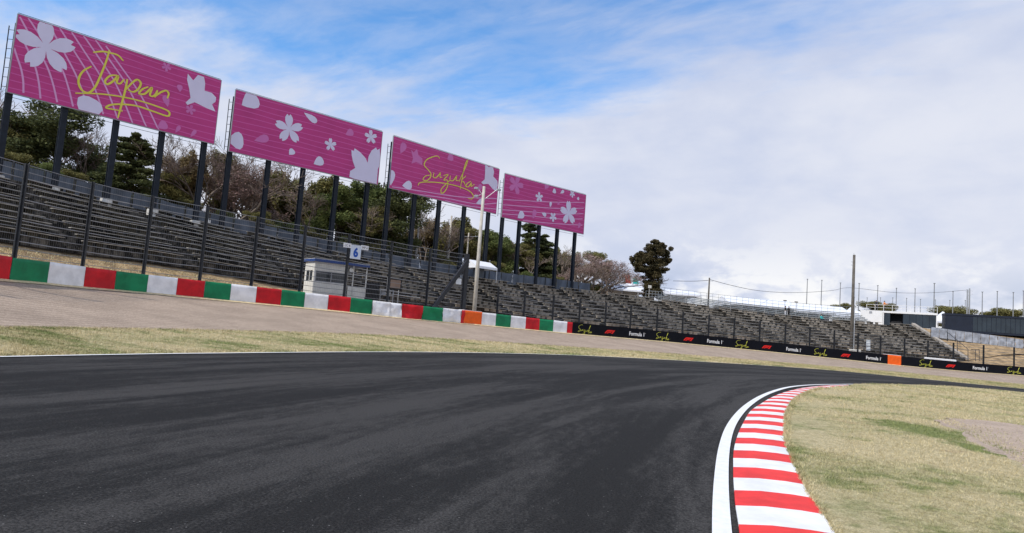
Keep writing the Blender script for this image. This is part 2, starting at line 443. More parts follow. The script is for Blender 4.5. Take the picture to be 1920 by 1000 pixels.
sref = min(np.linspace(0, KL.L, 900), key=lambda s: abs(proj(KL.at(s))[1]-983.5) if KL.at(s).y > 3 else 1e9)
STEP = .735; k0 = -int(sref/STEP)
sg = np.linspace(0, KL.L-.05, 60); rg = np.array([kr_match(s) for s in sg]); pf_ = np.polyfit(sg, rg, 7)
bounds = []; s = sref+k0*STEP
while s < KL.L-.05: bounds.append((s, float(np.polyval(pf_, s)))); s += STEP
for i in range(1, len(bounds)):
    bounds[i] = (bounds[i][0], max(bounds[i][1], bounds[i-1][1]+.12))
for i in range(len(bounds)-1):
    b_ = MB(); rows = []
    (sa, ra), (sb, rb) = bounds[i], bounds[i+1]
    for q in range(4):
        f = q/3; f = f*(1-.008)+.004
        a = KL.at(sa+(sb-sa)*f); c_ = KR.at(ra+(rb-ra)*f)
        e = [a+Vector((0, 0, -.12)), a, a.lerp(c_, .35)+Vector((0, 0, .02)), a.lerp(c_, .75)+Vector((0, 0, .015)), c_, c_+Vector((0, 0, -.15))]
        rows.append(e)
    b_.grid(rows); n = len(b_.v); b_.add([], [])
    b_.f += [tuple(range(5, -1, -1)), tuple(range(n-6, n))]; b_.mi += [0, 0]
    b_.build('kerb_stone', M_KW if (i+k0) % 2 == 0 else M_KR, kerb)

# infield lawn inside the bend
rows = []
inner = [KR.at(KR.L*i/70) for i in range(71)]
sI = min(np.linspace(0, IL.L, 900), key=lambda s: (IL.at(s)-inner[-1]).length)
for i in range(1, 26):
    q = sI+(IL.L-sI)*i/25; tt = IL.tan(q); inner.append(IL.at(q)+Vector((tt.y, -tt.x, 0))*.17)
far = Line(catmull([(16, -22, 0), (50, -22, 0), (75, -10, -.5), (95, 12, -1.3), (110, 30, -1.8)], 10))
for i, p in enumerate(inner):
    e = far.at(far.L*i/(len(inner)-1)); r = []
    for k in range(31):
        t_ = (k/30)**1.7; q = p.lerp(e, t_)
        z = ztrack(q.x)+(.045 if k else .03)+ (.05*mnoise.noise(q*.25) if k > 2 else 0)
        r.append(Vector((q.x, q.y, z)))
    rows.append(r)
b_ = MB(); b_.grid(rows); INF = tag(b_.build('infield_lawn', M_LAWN, smooth=True), kind='structure')
# gravel bed in the infield
gp = [onz(*q, .1) for q in ((1757, 778), (1800, 778), (1860, 784), (1935, 794))]
gp += [Vector((24, 20, .1)), Vector((22, 11, .1)), Vector((14.5, 9.5, .1)), onz(1940, 880, .1), onz(1890, 853, .1), onz(1840, 829, .1), onz(1795, 805, .1), onz(1765, 789, .1)]
loop = catmull(gp+[gp[0]], 5)[:-1]; cen = sum(loop, Vector())/len(loop)
b_ = MB(); rows = []
for p in loop+[loop[0]]:
    r = []
    for k in range(6):
        q = p.lerp(cen, k/5)
        if k == 0: q = q+Vector((mnoise.noise(p*1.7), mnoise.noise(p*1.7+Vector((9, 0, 0))), 0))*.35
        r.append(Vector((q.x, q.y, ztrack(q.x)+(.04 if k == 0 else .125))))
    rows.append(r)
b_.grid(rows); tag(b_.build('infield_gravel', M_GRAVEL2, smooth=True), kind='structure')

# ------------------------------------------------------------------ stand lines
ST_t = [(0, 335, 47), (168, 376, 52.5), (264, 396, 55.5), (379, 425, 59.2), (478, 445, 62.6), (566, 466, 66), (729, 500, 73), (826, 517, 78.3), (930, 531, 84.5), (1044, 543, 93), (1120, 552, 97.5), (1188, 560, 99.5), (1320, 577.6, 101), (1512, 599, 102), (1709, 613, 102)]
SB_t = [(0, 448, 40), (150, 472, 44), (264, 486, 47.3), (465, 519, 53.5), (554, 537, 56.5)]
SB_p = [at(*q) for q in SB_t]
for px, z, Y in ((750, 2.9, 64), (900, 2.5, 70), (1070, 2.0, 77.5), (1260, 1.7, 83.5), (1500, 1.4, 88), (1810, 1.35, 90)):
    p = at(px, horizon(px)+(EYE-z)*FPX/Y, Y); p.z = z; SB_p.append(p)
SB_p = [Vector((-36, 22, 4.8)), Vector((-34.3, 31, 4.7))]+SB_p
ST_p = [Vector((-46, 26, 9.6)), Vector((-41.8, 37, 9.4))]+[at(*q) for q in ST_t]
SBD, STD = catmull(SB_p, 10), catmull(ST_p, 10)
SBL, STL = Line(SBD), Line(STD)
PXSB = [proj(p)[0] for p in SBD]; PXST = [proj(p)[0] for p in STD]
PXSB = list(np.maximum.accumulate(PXSB)); PXST = list(np.maximum.accumulate(PXST))
OFFS = [(-400, 150), (10, 122), (240, 112), (425, 109), (600, 105), (745, 105), (1000, 95), (1320, 92), (1709, 101)]
def stand_pair(st):
    """top point at arc length st and the foot of the stand below it"""
    top = STL.at(st); px = float(np.interp(st, STL.s, PXST))
    sb = float(np.interp(px+lerp_table(OFFS, px), PXSB, SBL.s)); return SBL.at(sb), top

# bank between barrier and stand, plateau behind it
M_BANK = M_DRY
def off_line(L, d, n=160):
    o = []
    for i in range(n+1):
        s = L.L*i/n; p = L.at(s); t_ = L.tan(s); o.append(p+Vector((-t_.y, t_.x, 0))*d)
    return o
SLOPE_B = [at(1810, 676, 90), Vector((70, 91.5, 2.9)), Vector((95, 90, 2.8)), Vector((140, 80, 2.5))]
SLOPE_T = [at(1709, 613, 102)+Vector((.3, 0, 0)), Vector((66, 103, 5.75)), Vector((95, 101, 5.8)), Vector((150, 92, 5.8))]
footD = Line(SBD+catmull(SLOPE_B, 6)[1:])
pf = [proj(p)[0] for p in footD.p]; pf = list(np.maximum.accumulate(pf))
rows = []
for i in range(len(BD)):
    px = PXB[i]; tb = BL.tan(BL.s[i]); nb = Vector((-tb.y, tb.x, 0))
    p0 = BD[i]+nb*.3; 
    fp = footD.at(float(np.interp(px, pf, footD.s))) if px > -390 else Vector((-36.5, BD[i].y+2, 4.8))
    if px > 2600: fp = BD[i]+nb*10+Vector((0, 0, 3.5))
    r = [p0+Vector((0, 0, -.1)), p0+nb*1.2+Vector((0, 0, .05))]
    for k in range(1, 6):
        q = r[1].lerp(fp+nb*.6, k/5); q.z = r[1].z+(fp.z-.12-r[1].z)*(k/5)**1.2; r.append(q)
    rows.append(r)
b_ = MB(); b_.grid(rows); tag(b_.build('dry_grass_bank', M_BANK, smooth=True), kind='structure')
b_ = MB(); rowsA, rowsB = catmull(SLOPE_B, 8), catmull(SLOPE_T, 8)
b_.grid([[a+Vector((0, 0, -.1)), a.lerp(c_, .33)+Vector((0, 0, .1)), a.lerp(c_, .66)+Vector((0, 0, .15)), c_] for a, c_ in zip(rowsA, rowsB)])
tag(b_.build('grass_slope', M_DRY, smooth=True), kind='structure')
crest = STD+catmull(SLOPE_T, 8)[1:]
b_ = MB(); rows = []
for p in crest:
    d = Vector((p.x, p.y, 0)).normalized(); r = []
    for k, (dd, dzz) in enumerate(((0, -.06), (6, 0), (25, .1), (80, .2), (300, -1), (1500, -6))):
        q = p+d*dd; q.z = p.z*(1-min(dd/25, 1))+6.2*min(dd/25, 1)+dzz; r.append(q)
    rows.append(r)
b_.grid(rows); tag(b_.build('plateau', M_EARTH, smooth=True), kind='structure')

# ------------------------------------------------------------------ grandstand
M_CONC, t, b = mat_nodes('stained_concrete', .92, .15)
co = t.add('ShaderNodeTexCoord').outputs['Object']
str_ = t.noise(t.mapping(co, scale=(1, 1, .35)), 1.9, 5, .65, .1)
blk = t.noise(t.mapping(co, scale=(1, 1, .8)), .55, 4, .6)
fn = t.noise(co, 14, 4, .7)
k = t.math('ADD', t.math('MULTIPLY', str_, .7), t.math('MULTIPLY', fn, .3))
c = t.mix(t.ramp(k, .42, .62), (.012, .011, .009), (.13, .115, .095))
kk = t.ramp(blk, .3, .7, .7, 1.2); c = t.mix(1.0, c, t.comb(kk, kk, kk), 'MULTIPLY')
t.l.new(c, b.inputs['Base Color']); bump(t, b, fn, .5, .03)
# bench blocks: each block weathered differently, colour darkened towards the left end of the stand
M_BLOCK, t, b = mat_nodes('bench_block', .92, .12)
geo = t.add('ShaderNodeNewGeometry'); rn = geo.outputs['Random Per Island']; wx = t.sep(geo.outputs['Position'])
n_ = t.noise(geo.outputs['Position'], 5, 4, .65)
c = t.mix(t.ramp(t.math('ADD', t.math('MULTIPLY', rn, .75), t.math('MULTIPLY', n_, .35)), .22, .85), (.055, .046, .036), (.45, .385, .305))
xtone = t.ramp(t.math('ADD', wx[0], t.math('MULTIPLY', t.noise(geo.outputs['Position'], .12, 4, .6), 26)), -16, 26)
c = t.mix(xtone, t.mix(1.0, c, (.12, .12, .10), 'MULTIPLY'), c); t.l.new(c, b.inputs['Base Color'])
M_BENCH = mat('weathered_bench_slab', (.44, .405, .35), .85, .35, 1.6, .3, 25)
stand = thing('grandstand', 'long weathered concrete terrace stand with bench rows behind the barrier', 'grandstand', stand_pair(STL.L*.5)[0])
NR = 11
def stand_pt(st, k, front=0.0):
    """front edge of tier k (0 bottom) at stand station st"""
    lo, hi = stand_pair(st); return lo.lerp(hi, k/NR)
NSS = 130
b_ = MB()
for k in range(NR):
    ra, rb, rc = [], [], []
    for i in range(NSS+1):
        st = STL.L*i/NSS; lo, hi = stand_pair(st)
        a = lo.lerp(hi, k/NR); c_ = lo.lerp(hi, (k+1)/NR)
        ra.append(a+Vector((0, 0, -.15 if k == 0 else 0))); rb.append(Vector((a.x, a.y, c_.z))); rc.append(Vector((c_.x, c_.y, c_.z)))
    b_.grid([ra, rb, rc])
# end wall on the right
lo, hi = stand_pair(STL.L-.001)
tl = (hi-lo); 
for k in range(NR):
    a = lo.lerp(hi, k/NR); c_ = lo.lerp(hi, (k+1)/NR)
    b_.add([a, Vector((a.x, a.y, c_.z)), c_, Vector((c_.x, c_.y, lo.z-.2)), Vector((a.x, a.y, lo.z-.2))], [(0, 1, 2, 3, 4)])
b_.build('terrace', M_CONC, stand)
# sloping coping on the right-hand end
cp = MB(); cpt = STL.tan(STL.L-1)
cp.sweep([lo+cpt*.25+Vector((0, 0, .1)), hi+cpt*.25+Vector((0, 0, .25))], [(-.25, 0), (.25, 0), (.25, .35), (-.25, .35)])
cp.build('coping', mat('coping_concrete', (.36, .32, .27), .9, .3, 2), stand)
aisle = []; st = float(np.interp(10, PXST, STL.s)); step = 8.9
while st-step > 0: st -= step
while st < STL.L-3: aisle.append(st); st += step
aisle.append(STL.L-.2)
random.seed(4)
ends = [0]+aisle
for a0, a1 in zip(ends, ends[1:]):
    s0, s1 = a0+.75, a1-.55
    if s1-s0 < 1: continue
    for k in range(NR):
        bb_ = MB(); n = 4; path = []
        for i in range(n+1):
            lo, hi = stand_pair(s0+(s1-s0)*i/n); a = lo.lerp(hi, k/NR); c_ = lo.lerp(hi, (k+1)/NR)
            path.append(Vector((a.x, a.y, c_.z)))
        bb_.sweep(path, [(-.24, .27), (.15, .27), (.15, .308), (-.24, .308)])
        L = Line(path); q = .35
        bb_.cur = 1
        while q < L.L-.3:
            p = L.at(q); tt = L.tan(q)
            wd = random.uniform(.35, .62)
            bb_.box(p+Vector((-tt.y, tt.x, 0))*.06+Vector((0, 0, .135)), (wd, .22, .268), math.atan2(tt.y, tt.x)); q += wd+random.choice((.05, .08, .22, .38))
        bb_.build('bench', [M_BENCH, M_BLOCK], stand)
for a in aisle[:-1]:
    sb_ = MB()
    for k in range(NR):
        lo, hi = stand_pair(a+.1); p = lo.lerp(hi, k/NR); q = lo.lerp(hi, (k+1)/NR); tt = STL.tan(a)
        d = Vector((q.x-p.x, q.y-p.y, 0)).normalized()
        sb_.boxax(p-d*.13+Vector((0, 0, (q.z-p.z)*.25)), tt*.5, d*.13, Vector((0, 0, (q.z-p.z)*.25)))
    tag(sb_.build('aisle_stair', M_CONC, stand), kind='stuff')
# ------------------------------------------------------------------ tyre barrier in coloured covers
Z = Vector((0, 0, 1))
def bsurf(s, h, off=0.0):
    """point on the barrier face: arc length s, height h, off metres out towards the track"""
    p = BL.at(s); t_ = BL.tan(s); return p+Vector((t_.y, -t_.x, 0))*off+Z*h
CLOTH = {'r': mat('red_cover', srgb(196, 22, 34), .55, .2, 1.3, .2, 9), 'g': mat('green_cover', srgb(10, 122, 78), .55, .2, 1.3, .2, 9),
         'w': mat('white_cover', (.80, .80, .81), .55, .13, 1.3, .2, 9), 'o': mat('orange_cover', srgb(238, 98, 22), .55, .1, 2.5, .1, 12),
         'k': mat('black_board', (.006, .007, .011), .6, .15, 2, 0, 1, .08)}
BH = 1.1
panels = [(-950, -700, 'r'), (-700, -530, 'w'), (-530, -380, 'g'), (-380, -260, 'r'), (-260, -160, 'w'), (-160, -60, 'g'), (-60, 16, 'r'), (16, 87, 'g'), (87, 155, 'w'), (155, 213, 'r'), (213, 274, 'g'), (274, 329, 'w'), (329, 381, 'r'), (381, 430, 'g'), (430, 478, 'w'), (478, 525, 'r'), (525, 569, 'g'), (569, 613, 'w'), (613, 655, 'r'), (655, 696, 'g'), (696, 728, 'w'), (728, 750, 'w'), (750, 789, 'r'), (789, 826, 'g'), (826, 861, 'w'), (861, 868, 'r'), (902, 928, 'w'), (928, 956, 'g'), (956, 984, 'w'), (984, 1010, 'r'), (1010, 1036, 'g'), (1036, 1062, 'w'), (1062, 1072, 'r')]
s_beg, s_end = s_of_px(-950), s_of_px(1072)
tb = thing('tyre_barrier', 'long tyre barrier wrapped in red, green and white cover panels', 'barrier', BL.at(s_of_px(500)))
core = MB(); n = 70
core.sweep([BL.at(s_beg+(s_end-s_beg)*i/n) for i in range(n+1)], [(-.95, -.1), (-.03, -.1), (-.03, BH-.05), (-.10, BH), (-.88, BH), (-.95, BH-.05)])
core.build('core', CLOTH['w'], tb)
random.seed(11)
def cover(a, b, col, parent, name='cover_panel', wav=.02, h=BH, base=.02):
    sa, sb = s_of_px(a), s_of_px(b); nx, nz = max(6, int((sb-sa)/.18)), 7
    mb = MB(); rows = []; ph = random.uniform(0, 50); rows_h = [base+(h+.012-base)*k/(nz-1) for k in range(nz)]
    drop = random.uniform(-.015, .02)
    for k, hh in enumerate(rows_h):
        r = []
        for i in range(nx+1):
            s = sa+.008+(sb-sa-.016)*i/nx
            q = Vector((s*1.1, hh*1.3, ph)); o = wav*(mnoise.noise(q)*1.6+mnoise.noise(q*2.3)*.9)+wav*1.2
            r.append(bsurf(s, hh+(drop if k in (0, nz-1) else 0)+(.012*mnoise.noise(q*1.7) if k == nz-1 else 0), .012+max(o, 0)))
        rows.append(r)
    rows.append([bsurf(sa+.008+(sb-sa-.016)*i/nx, h+.016+drop, -.35) for i in range(nx+1)])
    mb.grid(rows); return mb.build(name, CLOTH[col], parent, smooth=True)
for a, b, c_ in panels:
    cover(a, b, c_, tb, wav=.12 if 690 < a < 868 else .022)
og = thing('orange_barrier_panel', 'orange cover panel between red and white covers beside the concrete lamp pole', 'barrier panel', bsurf(s_of_px(885), 0))
cover(868, 902, 'o', og, 'cover', .015, BH+.03)
ob = MB(); ob.sweep([bsurf(s_of_px(868.5)+.0, 0), bsurf(s_of_px(901.5), 0)], [(-.8, BH+.02), (0, BH+.02), (0, BH+.07), (-.8, BH+.07)]); ob.build('top_cap', CLOTH['w'], og)

# black advertising barrier with lettering
M_LIME = mat('lime_print', srgb(226, 226, 90), .5, .03); M_LRED = mat('red_print', srgb(225, 30, 22), .5, .03); M_LWHT = mat('white_print', (.82, .82, .82), .5, .03)
def text_geo(body, bold=0.0):
    cu = bpy.data.curves.new('lettering', 'FONT'); cu.body = body; cu.size = 1; cu.offset = bold; cu.resolution_u = 3
    ob_ = bpy.data.objects.new('lettering', cu); COL.objects.link(ob_)
    me = bpy.data.meshes.new_from_object(ob_.evaluated_get(bpy.context.evaluated_depsgraph_get()))
    v = [(p.co.x, p.co.y) for p in me.vertices]; f = [tuple(q.vertices) for q in me.polygons]
    bpy.data.objects.remove(ob_); bpy.data.meshes.remove(me); bpy.data.curves.remove(cu)
    x0, x1 = min(p[0] for p in v), max(p[0] for p in v); y0 = min(p[1] for p in v); y1 = max(p[1] for p in v)
    return [((x-x0)/(x1-x0), (y-y0)/(y1-y0)) for x, y in v], f, (x1-x0)/(y1-y0)
def stroke_ribbon(pts, w, n=5, taper=True):
    """2-D brush stroke: smooth polyline to a ribbon of quads"""
    P = catmull([(x, y, 0) for x, y in pts], n); vs = []; fs = []
    for i, p in enumerate(P):
        t_ = (P[min(i+1, len(P)-1)]-P[max(i-1, 0)]); t_ = t_.normalized() if t_.length > 1e-9 else Vector((1, 0, 0))
        k = w*(1-.35*abs(2*i/(len(P)-1)-1)**3 if taper else 1)*(.85+.3*abs(t_.y))
        vs += [(p.x-t_.y*k/2, p.y+t_.x*k/2), (p.x+t_.y*k/2, p.y-t_.x*k/2)]
        if i: fs.append((2*i-2, 2*i-1, 2*i+1, 2*i))
    return vs, fs
SUZ = [[(443, 205), (430, 190), (390, 197), (350, 220), (340, 250), (365, 280), (385, 310), (375, 340), (345, 355), (332, 345), (345, 325), (385, 315)],
       [(405, 300), (400, 328), (415, 335), (440, 312), (448, 300), (445, 330), (460, 330)],
       [(468, 320), (500, 313), (470, 350), (492, 350), (496, 385), (475, 428), (455, 438), (452, 415), (490, 372), (512, 350)],
       [(515, 320), (512, 348), (530, 355), (550, 332), (557, 322), (553, 352), (570, 352)],
       [(572, 360), (600, 300), (625, 240), (630, 215), (618, 235), (600, 300), (580, 412)],
       [(618, 322), (590, 352), (606, 366), (615, 388)],
       [(652, 358), (628, 372), (618, 392), (636, 394), (656, 368), (652, 392), (676, 378)],
       [(298, 386), (306, 370), (400, 364), (500, 376), (590, 400), (650, 430), (669, 458), (658, 476), (632, 472)]]
F1L = [[(0, 0), (14, 0), (24, 11), (30, 14), (72, 14), (83, 25), (38, 25), (26, 23), (18, 18)], [(19, 0), (33, 0), (38, 5), (60, 5), (67, 11.5), (36, 11.5), (29, 9.5)], [(62, 0), (77, 0), (100, 25), (85, 25)]]
TXT_F = text_geo('Formula 1', .022)
TXT_R = text_geo('®')
def ad_barrier(name, label, a, b, joints, marks):
    sa, sb = s_of_px(a), s_of_px(b)
    o = thing(name, label, 'advertising barrier', bsurf((sa+sb)/2, 0))
    cb = MB(); n = max(6, int((sb-sa)/1.2)); cb.sweep([BL.at(sa+(sb-sa)*i/n) for i in range(n+1)], [(-.9, -.2), (-.03, -.2), (-.03, BH-.01), (-.9, BH-.01)]); cb.build('core', CLOTH['k'], o)
    L = sb-sa; k = max(1, round(L/3.05))
    for i in range(k):
        pb = MB(); x0, x1 = sa+L*i/k, sa+L*(i+1)/k
        pb.sweep([bsurf(x0+.006+(x1-x0-.012)*q/3, 0) for q in range(4)], [(-.028, .0), (.015, .0), (.015, BH+.012), (-.028, BH+.012)]); pb.build('board', CLOTH['k'], o)
    for kind, px in marks:
        s0 = s_of_px(px); mb = MB()
        if kind == 's':
            wd = 1.95
            for st_ in SUZ[:-1]:
                v, f = stroke_ribbon(st_, 5.6, 4)
                mb.add([bsurf(s0+(x-487)/378*wd, .50-((y-315)/378*wd)*.80-(x-487)/378*wd*-.10, .024) for x, y in v], f)
            mb.build('suzuka_lettering', M_LIME, o)
        elif kind == 'f':
            wd = 1.35
            for pl in F1L:
                mb.add([bsurf(s0+(x-50)/100*wd, .36+y/100*wd*1.05, .024) for x, y in pl], [tuple(range(len(pl)))])
            mb.build('logo_mark', M_LRED, o)
        else:
            v, f, asp = TXT_F; wd = 1.95
            mb.add([bsurf(s0+(x-.5)*wd, .36+y*wd/asp*1.08, .024) for x, y in v], f)
            v, f, asp = TXT_R; mb.add([bsurf(s0+wd*.5+.09+x*.08, .64+y*.08, .024) for x, y in v], f)
            mb.build('formula_lettering', M_LWHT, o)
    return o
ad_barrier('advertising_barrier', 'long black advertising barrier with repeated lime, red and white lettering below the stand', 1072, 1664, 8,
           [('s', 1095), ('f', 1142.5), ('t', 1193), ('s', 1241), ('f', 1290), ('t', 1339), ('s', 1390), ('f', 1437), ('t', 1487), ('s', 1537), ('f', 1585), ('t', 1637)])
ad_barrier('advertising_barrier', 'black advertising barrier with lettering right of the orange panel below the dry slope', 1689, 2250, 8,
           [('s', 1735), ('f', 1782), ('t', 1837), ('s', 1900), ('f', 1950)])
og = thing('orange_barrier_panel', 'orange cover panel set between two black advertising barriers', 'barrier panel', bsurf(s_of_px(1676), 0))
cover(1664, 1689, 'o', og, 'cover', .015, BH+.05); ob = MB(); ob.sweep([bsurf(s_of_px(1664.5), 0), bsurf(s_of_px(1688.5), 0)], [(-.8, 0), (-.02, 0), (-.02, BH+.04), (-.8, BH+.04)]); ob.build('core', CLOTH['o'], og)
ob = MB(); ob.sweep([bsurf(s_of_px(1664.5), 0), bsurf(s_of_px(1688.5), 0)], [(-.8, BH+.07), (.03, BH+.07), (.03, BH+.12), (-.8, BH+.12)]); ob.build('top_cap', CLOTH['w'], og)
wb = MB(); wb.sweep([bsurf(s_of_px(1735)+q*(s_of_px(1793)-s_of_px(1735))/4, BH+.02, -.12) for q in range(5)], [(-.1, 0), (.1, 0), (.1, .16), (.06, .2), (-.06, .2), (-.1, .16)])
tag(wb.build('white_pipe', mat('white_plastic', (.8, .8, .8), .4, .04)), 'white pipe cover lying along the top of the black barrier', 'pipe')

# ------------------------------------------------------------------ debris fences
M_POST = mat('dark_fence_steel', (.020, .022, .026), .5, .25, 4, 0, 1, .4); M_CABLE = mat('fence_cable', (.24, .245, .255), .4, .1, 4, 0, 1, .5, .5)
FLP = off_line(BL, 1.35, 220); FL = Line(FLP); PXF = list(np.maximum.accumulate([proj(p)[0] if p.y > 8 else -3000+p.y for p in FLP]))
tall = [(20, 43, 308), (149, 172, 340), (264, 283, 365), (370, 381, 387), (467, 480, 405), (558, 570, 421), (642, 651, 442), (723, 731, 452), (796, 803, 464), (864.5, 868, 475)]
low = [(929.5, 930.5, 539), (980, 983, 543), (1034, 1037, 553), (1084, 1086, 560), (1133, 1135, 569.6), (1180, 1183, 574), (1230, 1231, 578), (1278, 1278.5, 585), (1327, 1327, 590), (1375, 1375, 597), (1423, 1423, 601.6), (1471, 1471, 607.6), (1517, 1517, 612), (1563, 1563, 621), (1607.6, 1608, 626), (1650, 1650, 629), (1695, 1695, 635.5), (1739, 1739, 639), (1787, 1787, 642), (1843.6, 1843.6, 647), (1901, 1901, 651)]
def fence(name, label, plist, extra_l, extra_r, pr, ncab, wire):
    pts = []
    for pxb, pxt, yt in plist:
        p = FL.at(s_of_px(pxb, FL, PXF)); top = at(pxt, yt, p.y).z; pts.append((p, top))
    for k in range(extra_l):
        q = FL.s[0]+s_of_px(plist[0][0], FL, PXF)-(k+1)*5; p = FL.at(q); pts.insert(0, (p, pts[0][1]))
    for k in range(extra_r):
        q = s_of_px(plist[-1][0], FL, PXF)+(k+1)*4.2; p = FL.at(q); pts.append((p, pts[-1][1]-.1))
    # even out the heights
    hs = [t_-p.z for p, t_ in pts]; hs = [np.mean(hs[max(0, i-2):i+3]) for i in range(len(hs))]
    o = thing(name, label, 'fence', pts[len(pts)//2][0])
    for i, (p, t_) in enumerate(pts):
        mb = MB(); tt = FL.tan(FL.s[min(range(len(FLP)), key=lambda j: (FLP[j]-p).length)]); a = math.atan2(tt.y, tt.x)
        mb.box(p+Z*(hs[i]/2-.2), (pr*2, pr*.5, hs[i]+.4), a); mb.box(p+Z*(hs[i]/2-.2)+Vector((tt.y, -tt.x, 0))*pr*.6, (pr*.6, pr*1.2, hs[i]+.38), a)
        mb.box(p+Z*(hs[i]/2-.2)-Vector((tt.y, -tt.x, 0))*pr*.6, (pr*.6, pr*1.2, hs[i]+.38), a)
        mb.build('post', M_POST, o)
    for c_ in range(ncab):
        f = .16+.83*c_/(ncab-1); mb = MB()
        path = []
        for i, (p, t_) in enumerate(pts):
            path.append(p+Z*(hs[i]*f))
            if i < len(pts)-1:
                path.append((p+Z*(hs[i]*f)).lerp(pts[i+1][0]+Z*(hs[i+1]*f), .5)-Z*.03)
        mb.tube(path, (.017 if c_ % 3 else .024), 4); mb.build('cable', M_CABLE, o)
    wm = MB()
    for (p, t_), (q, u), h0, h1 in zip(pts, pts[1:], hs, hs[1:]):
        n = int((q-p).length/wire)
        for k in range(1, n):
            a = p.lerp(q, k/n); h = h0+(h1-h0)*k/n; d = (q-p).normalized()*.003
            wm.add([a-d+Z*.7, a+d+Z*.7, a+d+Z*h*.985, a-d+Z*h*.985], [(0, 1, 2, 3)])
    tag(wm.build('wire_mesh', M_CABLE, o), kind='stuff')
    return o, pts, hs
TF, TFP, TFH = fence('debris_fence', 'tall debris fence of dark posts and cables behind the coloured barrier', tall, 3, 0, .105, 15, .13)
LF, LFP, LFH = fence('debris_fence', 'low debris fence of dark posts in front of the stand, above the black barrier', low, 0, 6, .10, 9, .12)
# heavy brace on the end post of the tall fence
pe = TFP[-1][0]; te = FL.tan(s_of_px(864.5, FL, PXF))
mb = MB(); a_ = pe+Z*(TFH[-1]*.90); c_ = FL.at(s_of_px(803, FL, PXF))+Z*.75
d_ = (a_-c_).normalized(); sd = Vector((te.y, -te.x, 0)); mb.boxax((a_+c_)/2+sd*.25, d_*(a_-c_).length/2, sd*.1, d_.cross(sd)*.17); mb.build('diagonal_brace', M_POST, TF)
mb = MB(); mb.box(pe+Z*(TFH[-1]/2-.1)+sd*.05, (.34, .34, TFH[-1]+.2), math.atan2(te.y, te.x)); mb.build('end_post', M_POST, TF)
mb = MB(); mb.box(c_+sd*.25-Z*.15, (.7, .5, .5), math.atan2(te.y, te.x)); mb.build('brace_foot', M_POST, TF)

# ------------------------------------------------------------------ windbreak screens along the crest of the stand
M_SHEET = mat('grey_mesh_sheet', (.105, .125, .155), .7, .25, 1.2, .25, 5, stretch=(1, 1, .4)); M_SPOST = mat('screen_post', (.03, .033, .04), .6, .2)
scr = thing('windbreak_screen', 'grey sheet windbreak fence along the top of the stand under the billboards', 'screen fence', STL.at(STL.L*.4))
s0, s1 = float(np.interp(-180, PXST, STL.s)), float(np.interp(1112, PXST, STL.s)); n = int((s1-s0)/2.15)
crl = off_line(STL, .9, 260); CRL = Line(crl); kx = CRL.L/STL.L
for i in range(n+1):
    p = CRL.at((s0+(s1-s0)*i/n)*kx); tt = CRL.tan((s0+(s1-s0)*i/n)*kx)
    mb = MB(); mb.box(p+Z*.78, (.07, .07, 1.75), math.atan2(tt.y, tt.x)); mb.build('post', M_SPOST, scr)
    if i < n:
        q = CRL.at((s0+(s1-s0)*(i+1)/n)*kx); mb = MB(); rows = []; nz = Vector((-tt.y, tt.x, 0))
        for k in range(6):
            hh = .02+1.52*k/5; rows.append([p.lerp(q, .04+.92*j/6)+Z*(hh-(.05*math.sin(PI*j/6) if k == 5 else 0))+nz*(.06*mnoise.noise(Vector((i*3.1+j*.6, k*.5, 2)))) for j in range(7)])
        mb.grid(rows); mb.build('sheet', M_SHEET, scr, smooth=True)

# ------------------------------------------------------------------ billboards
M_PINK = mat('magenta_print', srgb(194, 62, 132), .5, .07, .5, .25, 1.6); M_PALE = mat('pale_petal_print', srgb(222, 216, 240), .5, .03, .6)
M_FAINT = mat('faint_petal_print', srgb(208, 116, 180), .5, .03, .6); M_STRIPE = mat('stripe_print', srgb(212, 92, 164), .5, .03, .6); M_STRW = mat('light_line_print', srgb(222, 160, 208), .5, .03, .6)
M_SCRIPT = mat('script_print', srgb(226, 216, 84), .5, .03, .6); M_STEEL = mat('slate_steel_post', (.016, .021, .030), .6, .2, 1.5, 0, 1, .2); M_BACK = mat('panel_edge', (.32, .33, .36), .5, .1)
M_FOOT = mat('pale_concrete', (.62, .60, .55), .85, .15, 3)
class Board:
    def __init__(s, L, R, z0, z1):
        s.o = Vector((L.x, L.y, z0)); s.w = (Vector((R.x, R.y, 0))-Vector((L.x, L.y, 0))).length; s.h = z1-z0
        s.ex = (Vector((R.x, R.y, 0))-Vector((L.x, L.y, 0))).normalized(); s.n = Vector((s.ex.y, -s.ex.x, 0))
    def uv(s, x, y):
        d = ray(x, y); k = (s.o-CAM).dot(s.n)/d.dot(s.n); q = CAM+d*k-s.o; return q.dot(s.ex), q.z
    def pt(s, u, v, off=0): return s.o+s.ex*u+Z*v+s.n*off
def clip_poly(poly, w, h):
    def cl(P, ins, isec):
        o = []
        for a, b in zip(P, P[1:]+P[:1]):
            if ins(a): o.append(a)
            if ins(a) != ins(b): o.append(isec(a, b))
        return o
    e = .02
    for ax, val, sg in ((0, e, 1), (0, w-e, -1), (1, e, 1), (1, h-e, -1)):
        if not poly: break
        poly = cl(poly, lambda p: (p[ax]-val)*sg >= 0, lambda a, b: tuple(a[j]+(b[j]-a[j])*(val-a[ax])/(b[ax]-a[ax]) for j in (0, 1)))
    return poly
def petal_poly(L, wd, ang, cx, cy, base=0.0, notch=.14):
    """one cherry petal: rounded sides, notched tip"""
    prof = [(base, .0), (.12, .16), (.35, .40), (.58, .50), (.78, .46), (.92, .32), (1.0, .18), (1-notch, 0.0)]
    pts = [(x*L, y*wd) for x, y in prof]+[(x*L, -y*wd) for x, y in prof[-2:0:-1]]
    ca, sa = math.cos(ang), math.sin(ang); return [(cx+x*ca-y*sa, cy+x*sa+y*ca) for x, y in pts]
